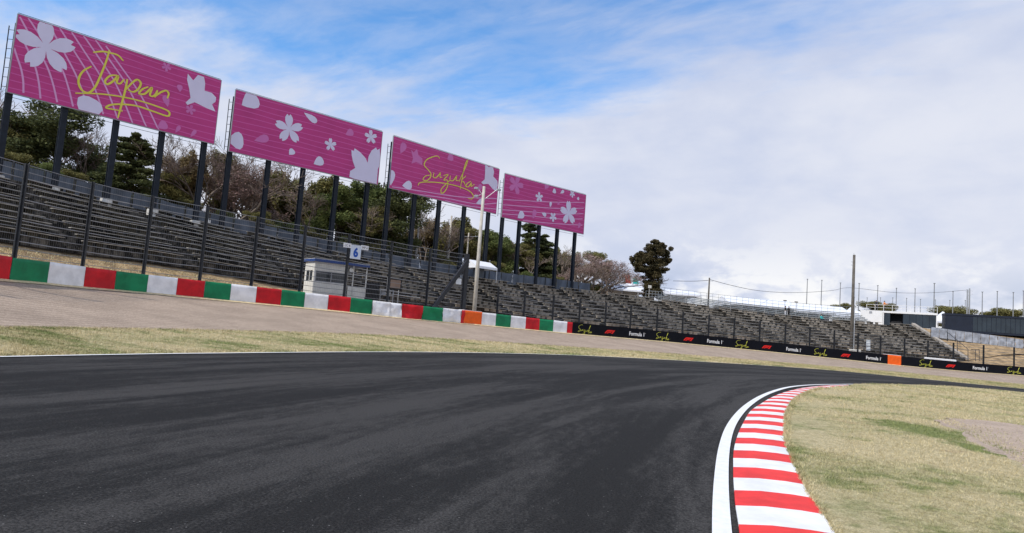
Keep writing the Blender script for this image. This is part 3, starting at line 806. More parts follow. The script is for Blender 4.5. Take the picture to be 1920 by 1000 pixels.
def drop_poly(L, wd, ang, cx, cy):
    prof = [(-.5, 0), (-.3, .2), (0, .42), (.25, .48), (.42, .36), (.5, .16)]
    pts = [(x*L, y*wd) for x, y in prof]+[(x*L, -y*wd) for x, y in prof[::-1][:-1]]
    ca, sa = math.cos(ang), math.sin(ang); return [(cx+x*ca-y*sa, cy+x*sa+y*ca) for x, y in pts]
Z0, Z1 = 15.5, 21.25
def zm(x, y, sc, ox, oy): return (ox+x/sc, oy+y/sc)
def billboard(label, pl, pr_, posts, art, strokes=None, stroke_w=.16, lines=(), foot=False):
    L, R = onz(*pl, Z0), onz(*pr_, Z0); B = Board(L, R, Z0, Z1)
    base = (L+R)/2; base.z = STL.at(float(np.interp((pl[0]+pr_[0])/2, PXST, STL.s))).z
    o = thing('billboard', label, 'billboard', base, 'billboards above the stand')
    mb = MB(); mb.boxax(B.pt(B.w/2, B.h/2, -.09), B.ex*B.w/2, B.n*.09, Z*B.h/2); p = mb.build('panel', M_PINK, o)
    fr = MB()
    for u0, v0, u1, v1 in ((0, B.h+.03, B.w, B.h+.03), (0, -.03, B.w, -.03)): fr.boxax((B.pt(u0, v0, -.08)+B.pt(u1, v1, -.08))/2, B.ex*(B.w/2+.06), B.n*.07, Z*.03)
    for u0 in (-.03, B.w+.03): fr.boxax(B.pt(u0, B.h/2, -.08), B.ex*.03, B.n*.07, Z*(B.h/2))
    fr.build('frame', M_BACK, o)
    cb = MB(); cb.tube([B.pt(-.3, .1, -.5), B.pt(-.35, B.h*.85, -.5)], .035, 5)
    for k in range(7): cb.tube([B.pt(-.3, .4+k*.7, -.5), B.pt(0, .4+k*.7, -.2)], .02, 4)
    cb.build('side_ladder', M_STEEL, o)
    cb = MB(); cb.tube([B.pt(-.1, -.32, -.05), B.pt(B.w*.5, -.36, -.05), B.pt(B.w+.1, -.32, -.05)], .018, 4); cb.build('lower_cable', M_STEEL, o)
    cb = MB(); cb.tube([B.pt(0, B.h+.14, -.1), B.pt(B.w, B.h+.14, -.1)], .02, 4); cb.build('top_rail', M_STEEL, o)
    for px, py in posts:
        u, _ = B.uv(px, py); q = B.pt(u, 0, -.42); gz = STL.at(float(np.interp(px-8, PXST, STL.s))).z-.15
        mb = MB(); a = math.atan2(B.ex.y, B.ex.x); zt = Z1-.5
        for sx, sy, ox, oy in ((.40, .07, 0, .17), (.40, .07, 0, -.17), (.09, .30, 0, 0)):
            mb.box(q+B.ex*ox+B.n*oy+Z*((zt+gz)/2-q.z), (sx, sy, zt-gz), a)
        po = mb.build('post', M_STEEL, o)
        if foot:
            fb = MB(); pts_ = [Vector((q.x, q.y, gz-.2)), Vector((q.x, q.y, gz+.42))]; fb.tube(pts_, [.45, .43], 16); fb.build('footing', M_FOOT, po)
    # thin horizontal print stripes
    mb = MB(); ns = 11
    for k in range(ns):
        v0 = B.h*(k+.6)/ns; pts = [(B.w*i/16, v0+.05*math.sin(i*.7+k)) for i in range(17)]
        vs, fs = stroke_ribbon(pts, .085, 2, False); vs = [(min(max(x, .03), B.w-.03), y) for x, y in vs]
        mb.add([B.pt(x, y, .006) for x, y in vs], fs)
    mb.build('stripe_print', M_STRIPE, o)
    for ln, wdt in lines:
        pts = [B.uv(*q) for q in ln]; mb = MB(); vs, fs = stroke_ribbon(pts, wdt, 6, False)
        vs = [(min(max(x, .03), B.w-.03), min(max(y, .03), B.h-.03)) for x, y in vs]
        mb.add([B.pt(x, y, .010) for x, y in vs], fs); mb.build('curve_print', M_STRW, o)
    lev = .014
    for it in art:
        kind, mt = it[0], (M_PALE if it[1] == 'p' else M_FAINT); nm = 'petal_print'; mb = MB(); polys = []
        if kind == 'bl':                                   # open blossom
            cx, cy = B.uv(*it[2]); r = it[3]; nm = 'blossom_print'
            for q in range(5): polys.append((petal_poly(r, r*.55, it[4]+q*2*PI/5, cx, cy, -.02), q))
        elif kind == 'pe':                                 # loose petal
            cx, cy = B.uv(*it[2]); polys.append((drop_poly(it[3], it[4], it[5], cx, cy), 0))
        else:                                              # traced side-view blossom
            nm = 'blossom_print'; polys.append(([B.uv(*q) for q in it[2]], 0))
        for pg, q in polys:
            pg = clip_poly(list(pg), B.w, B.h)
            if len(pg) > 2: mb.add([B.pt(x, y, lev+q*.0015) for x, y in pg], [tuple(range(len(pg)))])
        lev += .0004
        if mb.v:
            bm = bmesh.new(); ob_ = mb.build(nm, mt, o); bm.from_mesh(ob_.data); bmesh.ops.triangulate(bm, faces=bm.faces[:]); bm.to_mesh(ob_.data); bm.free()
    if strokes:
        mb = MB()
        for q, st_ in enumerate(strokes):
            vs, fs = stroke_ribbon([B.uv(*p) for p in st_], stroke_w, 6); mb.add([B.pt(x, y, .030+.0012*q) for x, y in vs], fs)
        mb.build('script_lettering', M_SCRIPT, o)
    return o, B
z1 = lambda L: [zm(x, y, 3.125, 0, 0) for x, y in L]
JAP = [z1(q) for q in ([(545, 308), (600, 303), (640, 310), (690, 325), (722, 358)],
    [(640, 295), (625, 350), (590, 440), (550, 520), (515, 545), (480, 530), (460, 490), (465, 450), (490, 415), (535, 390)],
    [(685, 442), (645, 445), (614, 480), (625, 495), (660, 478), (692, 446), (684, 485), (700, 492), (728, 466)],
    [(745, 465), (735, 520), (715, 600), (690, 692)], [(738, 525), (775, 485), (805, 468), (823, 485), (815, 515), (780, 540), (748, 528)],
    [(868, 510), (832, 525), (814, 550), (845, 552), (890, 514), (878, 560), (893, 566), (912, 550)],
    [(922, 530), (905, 572)], [(908, 566), (945, 540), (975, 533), (987, 550), (979, 578)],
    [(440, 547), (600, 553), (760, 578), (900, 618), (990, 658), (987, 680), (900, 655), (800, 622), (700, 612), (640, 618), (620, 632), (660, 642), (718, 652)])]
lines1 = []
for (xb, yb), (xm_, ym), (xt, yt) in (((137, 545), (122, 400), (82, 280)), ((237, 578), (205, 390), (112, 180)), ((335, 600), (275, 390), (116, 100)), ((428, 625), (360, 400), (165, 105)), ((515, 645), (440, 430), (285, 140)), ((605, 670), (520, 440), (350, 165)), ((690, 700), (590, 450), (420, 190)), ((776, 722), (660, 460), (490, 210)), ((857, 745), (730, 480), (560, 235)), ((930, 765), (800, 520), (620, 270))):
    lines1.append((z1([(xb, yb), ((xb+xm_)/2+6, (yb+ym)/2), (xm_, ym), ((xm_+xt)/2-2, (ym+yt)/2-4), (xt, yt)]), .11))
art1 = [('bl', 'p', (86, 88), 1.95, rad(97)),
        ('po', 'p', z1([(1100, 432), (1118, 455), (1132, 472), (1160, 440), (1195, 452), (1202, 490), (1198, 532), (1240, 545), (1266, 572), (1262, 598), (1242, 612), (1262, 655), (1215, 637), (1140, 600), (1098, 616), (1087, 602), (1116, 575), (1108, 520), (1096, 470)])),
        ('pe', 'p', (165, 205), 1.9, 1.9, rad(75)), ('pe', 'f', (312, 190), .95, .6, rad(110)), ('bl', 'f', (357, 206), .45, rad(80)), ('pe', 'f', (304, 236), .85, .8, rad(40)), ('pe', 'f', (333, 243), .7, .35, rad(65)), ('pe', 'f', (362, 251), .8, .35, rad(60)), ('bl', 'f', (312, 126), .4, rad(60)), ('pe', 'f', (337, 166), .6, .5, rad(100))]
billboard('pink blossom billboard reading Japan in yellow script, leftmost of the four', (14, 172), (401, 270), [(20, 172), (125, 199), (222, 224), (308, 247), (387, 267)], art1, JAP, .145, lines1, True)
z2 = lambda x, y: zm(x, y, 4.1667, 400, 140)
art2 = [('pe', 'p', z2(283, 210), 1.75, 1.75, rad(40)), ('bl', 'p', z2(592, 425), 1.45, rad(97)), ('pe', 'p', z2(758, 335), 1.55, .7, rad(-22)), ('pe', 'p', z2(172, 515), 1.45, 1.7, rad(10)), ('pe', 'f', z2(375, 505), 1.45, .8, rad(25)), ('pe', 'p', z2(609, 608), .7, .7, rad(55)),
        ('bl', 'p', z2(915, 548), .68, rad(97)), ('pe', 'f', z2(1062, 457), .98, .8, rad(35)), ('bl', 'p', z2(1230, 488), .78, rad(97)), ('pe', 'p', z2(820, 682), 1.15, 1.0, rad(35)),
        ('po', 'p', [z2(*q) for q in [(1078, 590), (1098, 598), (1103, 576), (1150, 610), (1190, 655), (1204, 690), (1212, 640), (1235, 595), (1270, 570), (1280, 590), (1300, 580), (1302, 640), (1297, 710), (1285, 740), (1280, 800), (1275, 858), (1200, 845), (1100, 815), (1062, 800), (1068, 755), (1108, 730), (1090, 680), (1080, 630)]])]
billboard('pink blossom billboard without lettering, second from the left', (430, 283), (708, 346), [(434, 284), (507, 301), (572, 316), (635, 330), (693, 343)], art2)
z3 = lambda x, y: zm(x, y, 3.5714, 700, 240)
SUZP = [[z3(*q) for q in st_] for st_ in SUZ]
l3 = [([z3(*q) for q in L], .12) for L in ([(125, 395), (330, 425), (560, 460), (830, 475)], [(250, 440), (480, 470), (700, 510), (825, 505)], [(480, 488), (650, 525), (825, 545)])]
art3 = [('pe', 'f', z3(196, 137), 1.35, .9, rad(70)), ('po', 'f', [z3(*q) for q in [(252, 145), (270, 165), (292, 140), (302, 185), (328, 205), (327, 250), (285, 228), (255, 240), (265, 205)]]), ('pe', 'f', z3(513, 200), 1.0, 1.0, rad(35)), ('pe', 'p', z3(120, 335), 1.7, 1.0, rad(90)), ('pe', 'p', z3(225, 385), 1.35, 1.05, rad(15)), ('pe', 'f', z3(710, 405), 1.2, .7, rad(65)),
        ('po', 'p', [z3(*q) for q in [(748, 245), (772, 262), (800, 262), (808, 295), (802, 325), (830, 355), (833, 385), (822, 428), (795, 405), (770, 375), (735, 378), (722, 365), (745, 345), (748, 300)]]), ('pe', 'p', z3(712, 497), 1.35, .75, rad(25))]
billboard('pink blossom billboard reading Suzuka in yellow script, third from the left', (730, 352), (930, 401), [(734, 353), (782, 365), (828, 376), (875, 388), (920, 399)], art3, SUZP, .12, l3)
l4 = [([z3(*q) for q in L], .12) for L in ([(868, 480), (1000, 487), (1200, 497), (1412, 500)], [(866, 515), (1050, 528), (1250, 540), (1410, 538)], [(864, 548), (1050, 562), (1250, 578), (1406, 575)], [(863, 575), (1050, 590), (1250, 610), (1402, 610)], [(1000, 620), (1200, 640), (1400, 652)])]
art4 = [('bl', 'f', z3(955, 380), 1.35, rad(75)), ('pe', 'f', z3(1158, 392), .95, .9, rad(60)), ('pe', 'p', z3(1210, 425), .7, .75, rad(30)), ('pe', 'p', z3(1264, 430), .85, .5, rad(35)), ('bl', 'p', z3(1332, 443), .55, rad(60)), ('pe', 'p', z3(1370, 474), .5, .5, rad(20)), ('bl', 'p', z3(1110, 464), .72, rad(97)), ('pe', 'p', z3(1186, 514), .75, .5, rad(80)), ('pe', 'f', z3(1238, 508), .5, .5, rad(50)),
        ('bl', 'p', z3(1308, 570), 1.75, rad(97)), ('pe', 'p', z3(986, 587), 1.3, 1.1, rad(40)), ('pe', 'f', z3(1076, 580), 1.3, .8, rad(75)), ('pe', 'p', z3(1142, 578), .9, .6, rad(-15)), ('bl', 'p', z3(1203, 598), .7, rad(60)), ('pe', 'f', z3(1378, 655), .9, .6, rad(70))]
billboard('pink blossom billboard without lettering, rightmost and farthest of the four', (941, 407), (1094, 439), [(946, 408), (978, 415), (1015, 423), (1049, 430), (1082, 437)], art4, None, .16, l4)
# ------------------------------------------------------------------ marshal post
M_WALL = mat('white_cladding', (.66, .65, .60), .6, .08, 2, .1, 20); M_BLUE = mat('blue_roof_sheet', srgb(46, 72, 128), .5, .1); M_GLASS = mat('dark_window', (.03, .035, .04), .12, .3, 1.5, 0, 1, .5)
M_GRID = mat('galvanised_rail', (.50, .52, .54), .45, .12, 5, 0, 1, .4, .3); M_BLK = mat('black_plastic', (.012, .012, .014), .6, .2); M_GREY = mat('mid_grey_paint', (.30, .31, .33), .6, .12)
def frame_at(px, back, line=BL):
    """origin and axes behind the barrier at a station"""
    s = s_of_px(px); p = BL.at(s); t_ = BL.tan(s); n = Vector((-t_.y, t_.x, 0)); return p+n*back, t_, n
def lbox(mb, o, ex, ey, x0, x1, y0, y1, z0, z1): return mb.boxax(o+ex*(x0+x1)/2+ey*(y0+y1)/2+Z*(z0+z1)/2, ex*(x1-x0)/2, ey*(y1-y0)/2, Z*(z1-z0)/2)
hp = at(585, 552, 50.5); ht = BL.tan(s_of_px(600)); hn = Vector((-ht.y, ht.x, 0)); hz = 2.85
hut = thing('marshal_hut', 'small white marshal hut with blue flat roof behind the coloured barrier', 'hut', (hp.x, hp.y, hz)); ho = Vector((hp.x, hp.y, hz))
HW, HD, HH = 2.75, 1.75, 2.45
def hutpart(nm, m, *boxes, parent=None):
    mb = MB()
    for q in boxes: lbox(mb, ho, ht, hn, *q)
    return mb.build(nm, m, parent or hut)
wl = hutpart('wall', M_WALL, (0, HW, 0, .08, -.3, .95), (0, HW, 0, .08, 1.78, HH), (0, .12, 0, .08, .95, 1.78), (HW-.12, HW, 0, .08, .95, 1.78),
             (0, .08, .08, HD, -.3, .95), (0, .08, .08, HD, 1.78, HH), (0, .08, .08, .25, .95, 1.78), (0, .08, HD-.3, HD, .95, 1.78), (HW-.08, HW, .08, HD, -.3, HH), (.08, HW-.08, HD-.08, HD, -.3, HH))
for k in range(10): hutpart('cladding_batten', M_WALL, (.02, HW-.02, -.02, 0, -.2+k*.115, -.19+k*.115+.015) if k < 5 else (.02, HW-.02, -.02, 0, 1.83+(k-5)*.12, 1.845+(k-5)*.12), parent=wl)
for nm, bx in (('window', (.12, HW*.5, .03, .05, .95, 1.78)), ('window', (HW*.5, HW-.12, .045, .065, .95, 1.78)), ('window', (.03, .05, .25, HD-.3, .95, 1.78))):
    wd = hutpart(nm, M_GLASS, bx)
    a = list(bx)
    if bx[1]-bx[0] > .1: hutpart('window_frame', M_GREY, (a[0], a[0]+.05, 0.0, .03, .95, 1.78), (a[0], a[1], 0.0, .03, .95, 1.0), (a[0], a[1], 0, .03, 1.73, 1.78), parent=wd)
    else: hutpart('window_frame', M_WALL, (0, .03, a[2], a[2]+.06, .95, 1.78), (0, .03, (a[2]+a[3])/2-.04, (a[2]+a[3])/2+.04, .95, 1.78), (0, .03, a[2], a[3], .95, 1.0), parent=wd)
hutpart('roof', M_BLUE, (-.15, HW+1.75, -.25, HD+.2, HH, HH+.2)); hutpart('roof_sheet', M_WALL, (-.12, HW+1.72, -.2, HD+.15, HH+.2, HH+.23))
for x in (HW+.45, HW+1.6): hutpart('porch_post', M_WALL, (x, x+.07, 0, .07, .1, HH))
hutpart('porch_wall', M_WALL, (HW+.1, HW+1.62, .0, .06, -.3, .85)); hutpart('porch_rail', M_GRID, (HW+.05, HW+1.65, .07, .11, 1.75, 1.8))
mb = MB(); mb.tube([ho+ht*(HW+.22)-hn*.12+Z*2.1, ho+ht*(HW+.22)-hn*.02+Z*2.08], [.17, .14], 14); mb.build('round_lamp', M_FOOT, hut)
mb = MB(); lbox(mb, ho, ht, hn, HW+1.75, HW+2.95, .1, .2, -.8, 1.35); lbox(mb, ho, ht, hn, HW+1.75, HW+2.95, .05, .1, .55, .62)
tag(mb.build('black_panel', M_BLK), 'black upright panel standing right of the marshal hut', 'panel')
# number sign on the fence
sp = at(667, 473, TFP[9][0].y-.4); st_, sn = ht, Vector((ht.y, -ht.x, 0))
sg = thing('number_sign', 'pale sign with blue number 6 on the tall fence above the marshal hut', 'sign', sp)
mb = MB(); mb.boxax(sp, st_*.42, sn*.02, Z*.52); mb.build('plate', mat('pale_sign', (.62, .68, .76), .5, .05), sg)
M_BLUT = mat('blue_print', srgb(28, 82, 170), .5, .05); M_DKT = mat('dark_print', (.03, .03, .05), .5, .05)
def sign_text(body, o, ex, n, cx, cz, w_, h_, m, parent, nm='lettering', bold=.0, off=.025):
    v, f, asp = text_geo(body, bold); mb = MB(); mb.add([o+ex*(cx+(x-.5)*w_)+Z*(cz+(y-.5)*h_)+n*off for x, y in v], f); return mb.build(nm, m, parent)
sign_text('6', sp, st_, sn, 0, -.02, .40, .76, M_BLUT, sg, 'number', .05)
for sx, tx in ((-.72, 'LC 6'), (.72, 'MP 6')):
    mb = MB(); mb.boxax(sp+st_*sx+Z*.42, st_*.30, sn*.02, Z*.17); mb.build('side_plate', mat('white_sign', (.75, .75, .76), .5, .04), sg); sign_text(tx, sp, st_, sn, sx, .42, .44, .18, M_DKT, sg)
# screen and kit beside the hut
so_ = at(741, 533, 57); tt = BL.tan(s_of_px(741)); nn = Vector((tt.y, -tt.x, 0))
sc_ = thing('display_panel', 'brown flag display panel in a black frame standing before the seats', 'display', so_-Z*1.9)
mb = MB(); mb.boxax(so_, tt*.62, nn*.05, Z*.48); mb.build('housing', M_BLK, sc_)
mb = MB(); mb.boxax(so_+nn*.06, tt*.48, nn*.012, Z*.35); mb.build('face', mat('brown_face', (.30, .20, .14), .6, .1), sc_)
mb = MB(); mb.boxax(so_-tt*.72, tt*.05, nn*.04, Z*.5); mb.build('side_bracket', M_GREY, sc_)
for q in (-.45, .45): mb = MB(); mb.tube([so_+tt*q-Z*.45-nn*.1, so_+tt*q-Z*1.95-nn*.1], .03, 6); mb.build('leg', M_GRID, sc_)
mb = MB(); mb.tube([so_-tt*1.4-Z*.85, so_+tt*2.6-Z*.95], .025, 5); tag(mb.build('handrail', M_GRID), 'thin horizontal handrail under the brown display panel', 'handrail')
q0 = at(722, 556, 55.5); gs = thing('equipment_trolley', 'cluttered metal equipment trolley right of the black panel behind the barrier', 'trolley', q0-Z*.6)
mb = MB()
for a in (-.6, .6):
    for b2 in (-.25, .25): mb.tube([q0+tt*a+nn*b2-Z*.7, q0+tt*a+nn*b2+Z*.55], .03, 5)
for z_ in (-.3, .1, .52):
    mb.boxax(q0+Z*z_, tt*.63, nn*.28, Z*.02)
mb.build('frame', M_GRID, gs)
mb = MB(); mb.bevbox(q0+Z*.25-tt*.25, (.4, .35, .28), .7); mb.build('case', M_GREY, gs); mb = MB(); mb.bevbox(q0-Z*.12+tt*.2, (.5, .35, .3), .6); mb.build('case', M_BLK, gs)
# small white notice on the end post
np_ = TFP[-1][0]; ns_ = at(860, 528, np_.y-.5); mb = MB(); mb.boxax(ns_, tt*.27, nn*.02, Z*.25)
nt_ = tag(mb.build('notice_plate', mat('white_notice', (.70, .74, .76), .5, .04)), 'small white notice plate on the thick end post of the tall fence', 'sign')
# notices by the far low fence
for y_, hh, lb in ((643, .42, 'upper small white notice on the low fence left of the orange panel'), (653.5, .3, 'lower smaller white notice on the low fence left of the orange panel')):
    q_ = at(1628, y_, 81); mb = MB(); mb.boxax(q_, Vector((.24, 0, 0)), Vector((0, .02, 0)), Z*hh/1.2); mb.boxax(q_+Z*hh*.55-Vector((0, .025, 0)), Vector((.2, 0, 0)), Vector((0, .01, 0)), Z*.06)
    tag(mb.build('notice_plate', bpy.data.materials['white_notice']), lb, 'sign')

# ------------------------------------------------------------------ poles
M_POLE = mat('grey_concrete_pole', (.50, .47, .41), .85, .15, 2, .2, 20); M_WOOD = mat('weathered_wood_pole', (.12, .108, .092), .9, .25, 2, .2, 20)
def vpole(name, label, cat, pb, ztop, r0, r1, m, group=None, arms=()):
    o = thing(name, label, cat, pb, group); mb = MB(); zt = ztop-pb.z
    mb.tube([pb-Z*.3, pb+Z*zt*.5, pb+Z*zt], [r0, (r0+r1)/2, r1], 10); mb.build('pole', m, o, smooth=True)
    for k, a in enumerate(arms):
        mb = MB(); mb.tube([pb+Z*(zt+a[0]), pb+Z*(zt+a[2])+a[1]], .03, 5); ar = mb.build('arm', M_GRID, o)
        if len(a) > 3:
            e = pb+Z*(zt+a[2])+a[1]; mb = MB(); mb.bevbox(e+a[1].normalized()*.15, (.40, .22, .2), math.atan2(a[1].y, a[1].x), .06); mb.build('lamp_head', M_GREY, ar)
    return o
pb = at(889, 584, 60); top = at(908.5, 350, 60)
vpole('lamp_pole', 'pale concrete lamp pole with two lamp arms beside the orange panel', 'lamp pole', Vector((pb.x, pb.y, 1.5)), top.z, .20, .13, M_POLE, None, [(-.9, Vector((-.55, 0, 0)), -.2, 1), (-1.3, Vector((1.2, .2, 0)), -.15, 1), (-.6, Vector((-.5, .1, 0)), -.9, 1)])
for px, pt, yb, yt, r, lb in ((782, 787, 486, 408, .14, 'grey utility pole with cross arm left of the Suzuka billboard posts, behind the screens'), (839, 847, 495, 405, .14, 'grey utility pole with cross arm under the middle of the Suzuka billboard'), (874.5, 879, 482, 437, .11, 'short grey utility pole just left of the concrete lamp pole')):
    a, c_ = at(px, yb, 86), at(pt, yt, 86); vpole('utility_pole', lb, 'utility pole', Vector((c_.x, c_.y, 6.3)), c_.z, r, r*.8, M_POLE, None, [(-.5, Vector((1.2, 0, 0)), -.4), (-.5, Vector((-.5, 0, 0)), -.5)])
a, c_ = at(750, 478, 80), at(770, 443, 80); mb = MB(); mb.tube([a-Z*1.3-(c_-a)*.3, c_], .12, 8); tag(mb.build('leaning_pole', M_POLE, smooth=True), 'leaning pale stay pole behind the screens below the Suzuka billboard', 'pole')
pb = at(1596, 660, 82.5); top = at(1599, 478, 82.5)
vpole('utility_pole', 'tall dark wooden utility pole standing in front of the far stand', 'utility pole', Vector((pb.x, pb.y, 1.0)), top.z, .21, .15, M_WOOD, None, [(-.9, Vector((-.35, 0, 0)), -.9), (-1.3, Vector((-.35, 0, 0)), -1.3), (-.4, Vector((0, .1, 0)), .25)])
mb = MB(); mb.tube([Vector((pb.x+.24, pb.y-.1, .8)), Vector((pb.x+.21, pb.y-.1, 7.2))], .045, 6); tag(mb.build('conduit_pipe', M_GRID), 'pale conduit pipe running up the tall wooden pole', 'pipe')
mb = MB(); mb.bevbox((pb.x+.2, pb.y-.5, 1.5), (1.3, .5, .5), 0, .05); tag(mb.build('concrete_block', M_FOOT), 'pale concrete block at the foot of the tall wooden pole', 'block')
a, c_ = at(1328, 566, 106), at(1328.5, 521, 106)
vpole('utility_pole', 'slim utility pole rising behind the scaffold seats right of the ivy tree', 'utility pole', Vector((a.x, a.y, 6)), c_.z, .15, .11, M_WOOD, None, [(-.5, Vector((.6, 0, 0)), -.5)])
def wire(px, label):
    mb = MB(); pts = []
    for (x, y, Y) in px: pts.append(at(x, y, Y))
    mb.tube(catmull(pts, 6), .035, 4); tag(mb.build('overhead_wire', M_BLK), label, 'wire')
wire([(1262, 527, 120), (1300, 527.5, 112), (1328, 526, 106)], 'short overhead wire left of the slim utility pole')
wire([(1329, 524, 106), (1370, 535, 112), (1420, 545, 122), (1490, 549, 140), (1560, 545, 160), (1598, 540, 170), (1680, 549, 170), (1750, 549, 170), (1814, 544, 170)], 'long sagging overhead wire crossing the sky behind the far stand')
# net poles on the horizon
M_NET = mat('grey_net_pole', (.24, .25, .26), .7, .1)
ORD = ('first', 'second', 'third', 'fourth', 'fifth', 'sixth', 'seventh', 'eighth', 'ninth', 'tenth', 'eleventh', 'twelfth', 'thirteenth', 'fourteenth', 'fifteenth', 'sixteenth', 'seventeenth', 'eighteenth', 'nineteenth', 'twentieth', 'last')
CNT = [0, 0]
for px, yt, r in ((1514, 523, .14), (1541, 525, .14), (1576, 530, .14), (1611, 531, .16), (1646, 535, .14), (1681, 540, .14), (1716, 541, .14), (1752, 531, .17), (1787, 546, .14), (1842, 547, .15), (1870, 546, .15), (1900, 548, .15), (1919, 545, .15), (1945, 546, .15),
                  (1602, 557, .12), (1626, 558, .12), (1651, 558, .12), (1674, 558, .12), (1700, 559, .12), (1726, 561, .12), (1754, 562, .12), (1781, 563, .12), (1804, 572, .12), (1810, 563, .12)):
    c_ = at(px, yt, 172 if yt < 550 else 200); big = yt < 550; CNT[big] += 1; nth = ORD[CNT[big]-1]
    o = thing('net_pole', f'tall slender net pole against the sky, {nth} of the tall ones from the left' if big else f'short distant net pole, {nth} of the short ones from the left', 'net pole', (c_.x, c_.y, 5.5), 'tall net poles on the horizon' if big else 'short net poles on the horizon')
    mb = MB(); mb.tube([Vector((c_.x, c_.y, 5)), c_], [r, r*.6], 6); mb.build('pole', M_NET, o)
    mb = MB(); mb.box(c_-Z*.1, (r*2.4, r*1.6, .14)); mb.build('cap', M_NET, o)
for px, yt, lb in ((1814, 543, 'left utility pole of the crossed-arm pair above the dark container'), (1818, 541, 'right utility pole of the crossed-arm pair above the dark container')):
    c_ = at(px, yt, 165); vpole('utility_pole', lb, 'utility pole', Vector((c_.x, c_.y, 5.5)), c_.z, .2, .16, M_NET, None, [(-.6, Vector((.9, 0, 0)), -.6), (-1.4, Vector((.9, 0, 0)), -1.4), (-.6, Vector((-.5, 0, 0)), -.6)])

# ------------------------------------------------------------------ tents and marquees
M_TENT = mat('white_tent_cloth', (.80, .82, .86), .6, .05, 1, .1, 6); M_LEG = mat('tent_leg', (.6, .6, .6), .4, .1)
def gable_tent(name, label, o, ex, ey, L, D, h0, h1, bays=1, group=None, wall=False, cat='tent'):
    t_ = thing(name, label, cat, o, group)
    for k in range(bays):
        x0, x1 = L*k/bays-L/2, L*(k+1)/bays-L/2; mb = MB()
        A = [o+ex*x0-ey*D/2+Z*h0, o+ex*x1-ey*D/2+Z*h0, o+ex*x1+ey*D/2+Z*h0, o+ex*x0+ey*D/2+Z*h0, o+ex*x0+Z*h1, o+ex*x1+Z*h1]
        v = A+[p-Z*.28 for p in A[:4]]; mb.add(v, [(0, 1, 5, 4), (2, 3, 4, 5), (0, 4, 3), (1, 2, 5), (6, 7, 1, 0), (7, 8, 2, 1), (8, 9, 3, 2), (9, 6, 0, 3)]); mb.build('roof', M_TENT, t_)
    for x in [L*k/bays-L/2 for k in range(bays+1)]:
        for y in (-D/2, D/2):
            mb = MB(); mb.tube([o+ex*x*.985+ey*y*.97, o+ex*x*.985+ey*y*.97+Z*h0], .05, 5); mb.build('leg', M_LEG, t_)
    if wall:
        mb = MB(); lbox(mb, o, ex, ey, -L/2, L/2, D/2-.1, D/2-.06, 0, h0); mb.build('back_wall', M_TENT, t_)
        pass
    return t_
sp_ = STL.at(float(np.interp(880, PXST, STL.s))); sx = STL.tan(float(np.interp(880, PXST, STL.s))); sy = Vector((-sx.y, sx.x, 0))
oo = at(897, 520, 80); tn = gable_tent('canopy_tent', 'small white canopy tent on top of the stand behind the lamp pole', Vector((oo.x, oo.y, sp_.z-.2)), sx, sy, 3.4, 2.8, 1.75, 2.45)
mb = MB(); lbox(mb, Vector((oo.x, oo.y, sp_.z)), sx, sy, -.1, 1.6, .9, .98, 0, 1.5); mb.build('side_wall', M_SHEET, tn)
X = Vector((1, 0, 0)); Yv = Vector((0, 1, 0)); rot = lambda a: (Vector((math.cos(a), math.sin(a), 0)), Vector((-math.sin(a), math.cos(a), 0)))
def far_tent(label, px0, px1, yt, Y, ang, D=8, drop=1.1, bays=3):
    a, c_ = at(px0, yt, Y), at(px1, yt, Y); ex, ey = rot(ang); L = (c_-a).length/math.cos(ang); mid = (a+c_)/2; zt = at((px0+px1)/2, yt+.0, Y).z
    return gable_tent('marquee', label, Vector((mid.x, mid.y, 5.6)), ex, ey, L, D, zt-5.6-drop, zt-5.6, bays, None, True, 'marquee')
far_tent('white marquee behind the bare cherry trees left of the ivy tree', 1123, 1215, 531, 128, rad(8), 9, 1.5, 3)
far_tent('white marquee roof just right of the ivy tree', 1246, 1303, 545, 128, rad(4), 8, .9, 2)
far_tent('long white marquee roof behind the scaffold seats', 1352, 1480, 560, 126, rad(3), 9, 1.5, 6)
far_tent('white marquee roof right of the two standing people', 1470, 1580, 572, 126, rad(3), 9, 1.5, 5)
for px, yt, lb in ((1598, 574, 'white pointed tent beside the tall wooden pole, left of the white container'), (1768, 584, 'small white pointed tent between the two containers')):
    q = at(px, yt, 118); o = thing('pointed_tent', lb, 'tent', (q.x, q.y, 5.7)); mb = MB(); h = 2.0; zz = q.z
    R_ = [Vector((q.x+a*2.4, q.y+b2*2.4, zz-1.9)) for a, b2 in ((-1, -1), (1, -1), (1, 1), (-1, 1))]; R2 = [Vector((q.x+a*.6, q.y+b2*.6, zz-.75)) for a, b2 in ((-1, -1), (1, -1), (1, 1), (-1, 1))]
    mb.add(R_+R2+[Vector((q.x, q.y, zz))]+[p-Z*.3 for p in R_], [(i, (i+1) % 4, 4+(i+1) % 4, 4+i) for i in range(4)]+[(4+i, 4+(i+1) % 4, 8) for i in range(4)]+[(9+i, 9+(i+1) % 4, (i+1) % 4, i) for i in range(4)]); mb.build('roof', M_TENT, o)
    for p in R_: mb = MB(); mb.tube([Vector((p.x, p.y, 5.6)), p], .05, 5); mb.build('leg', M_LEG, o)
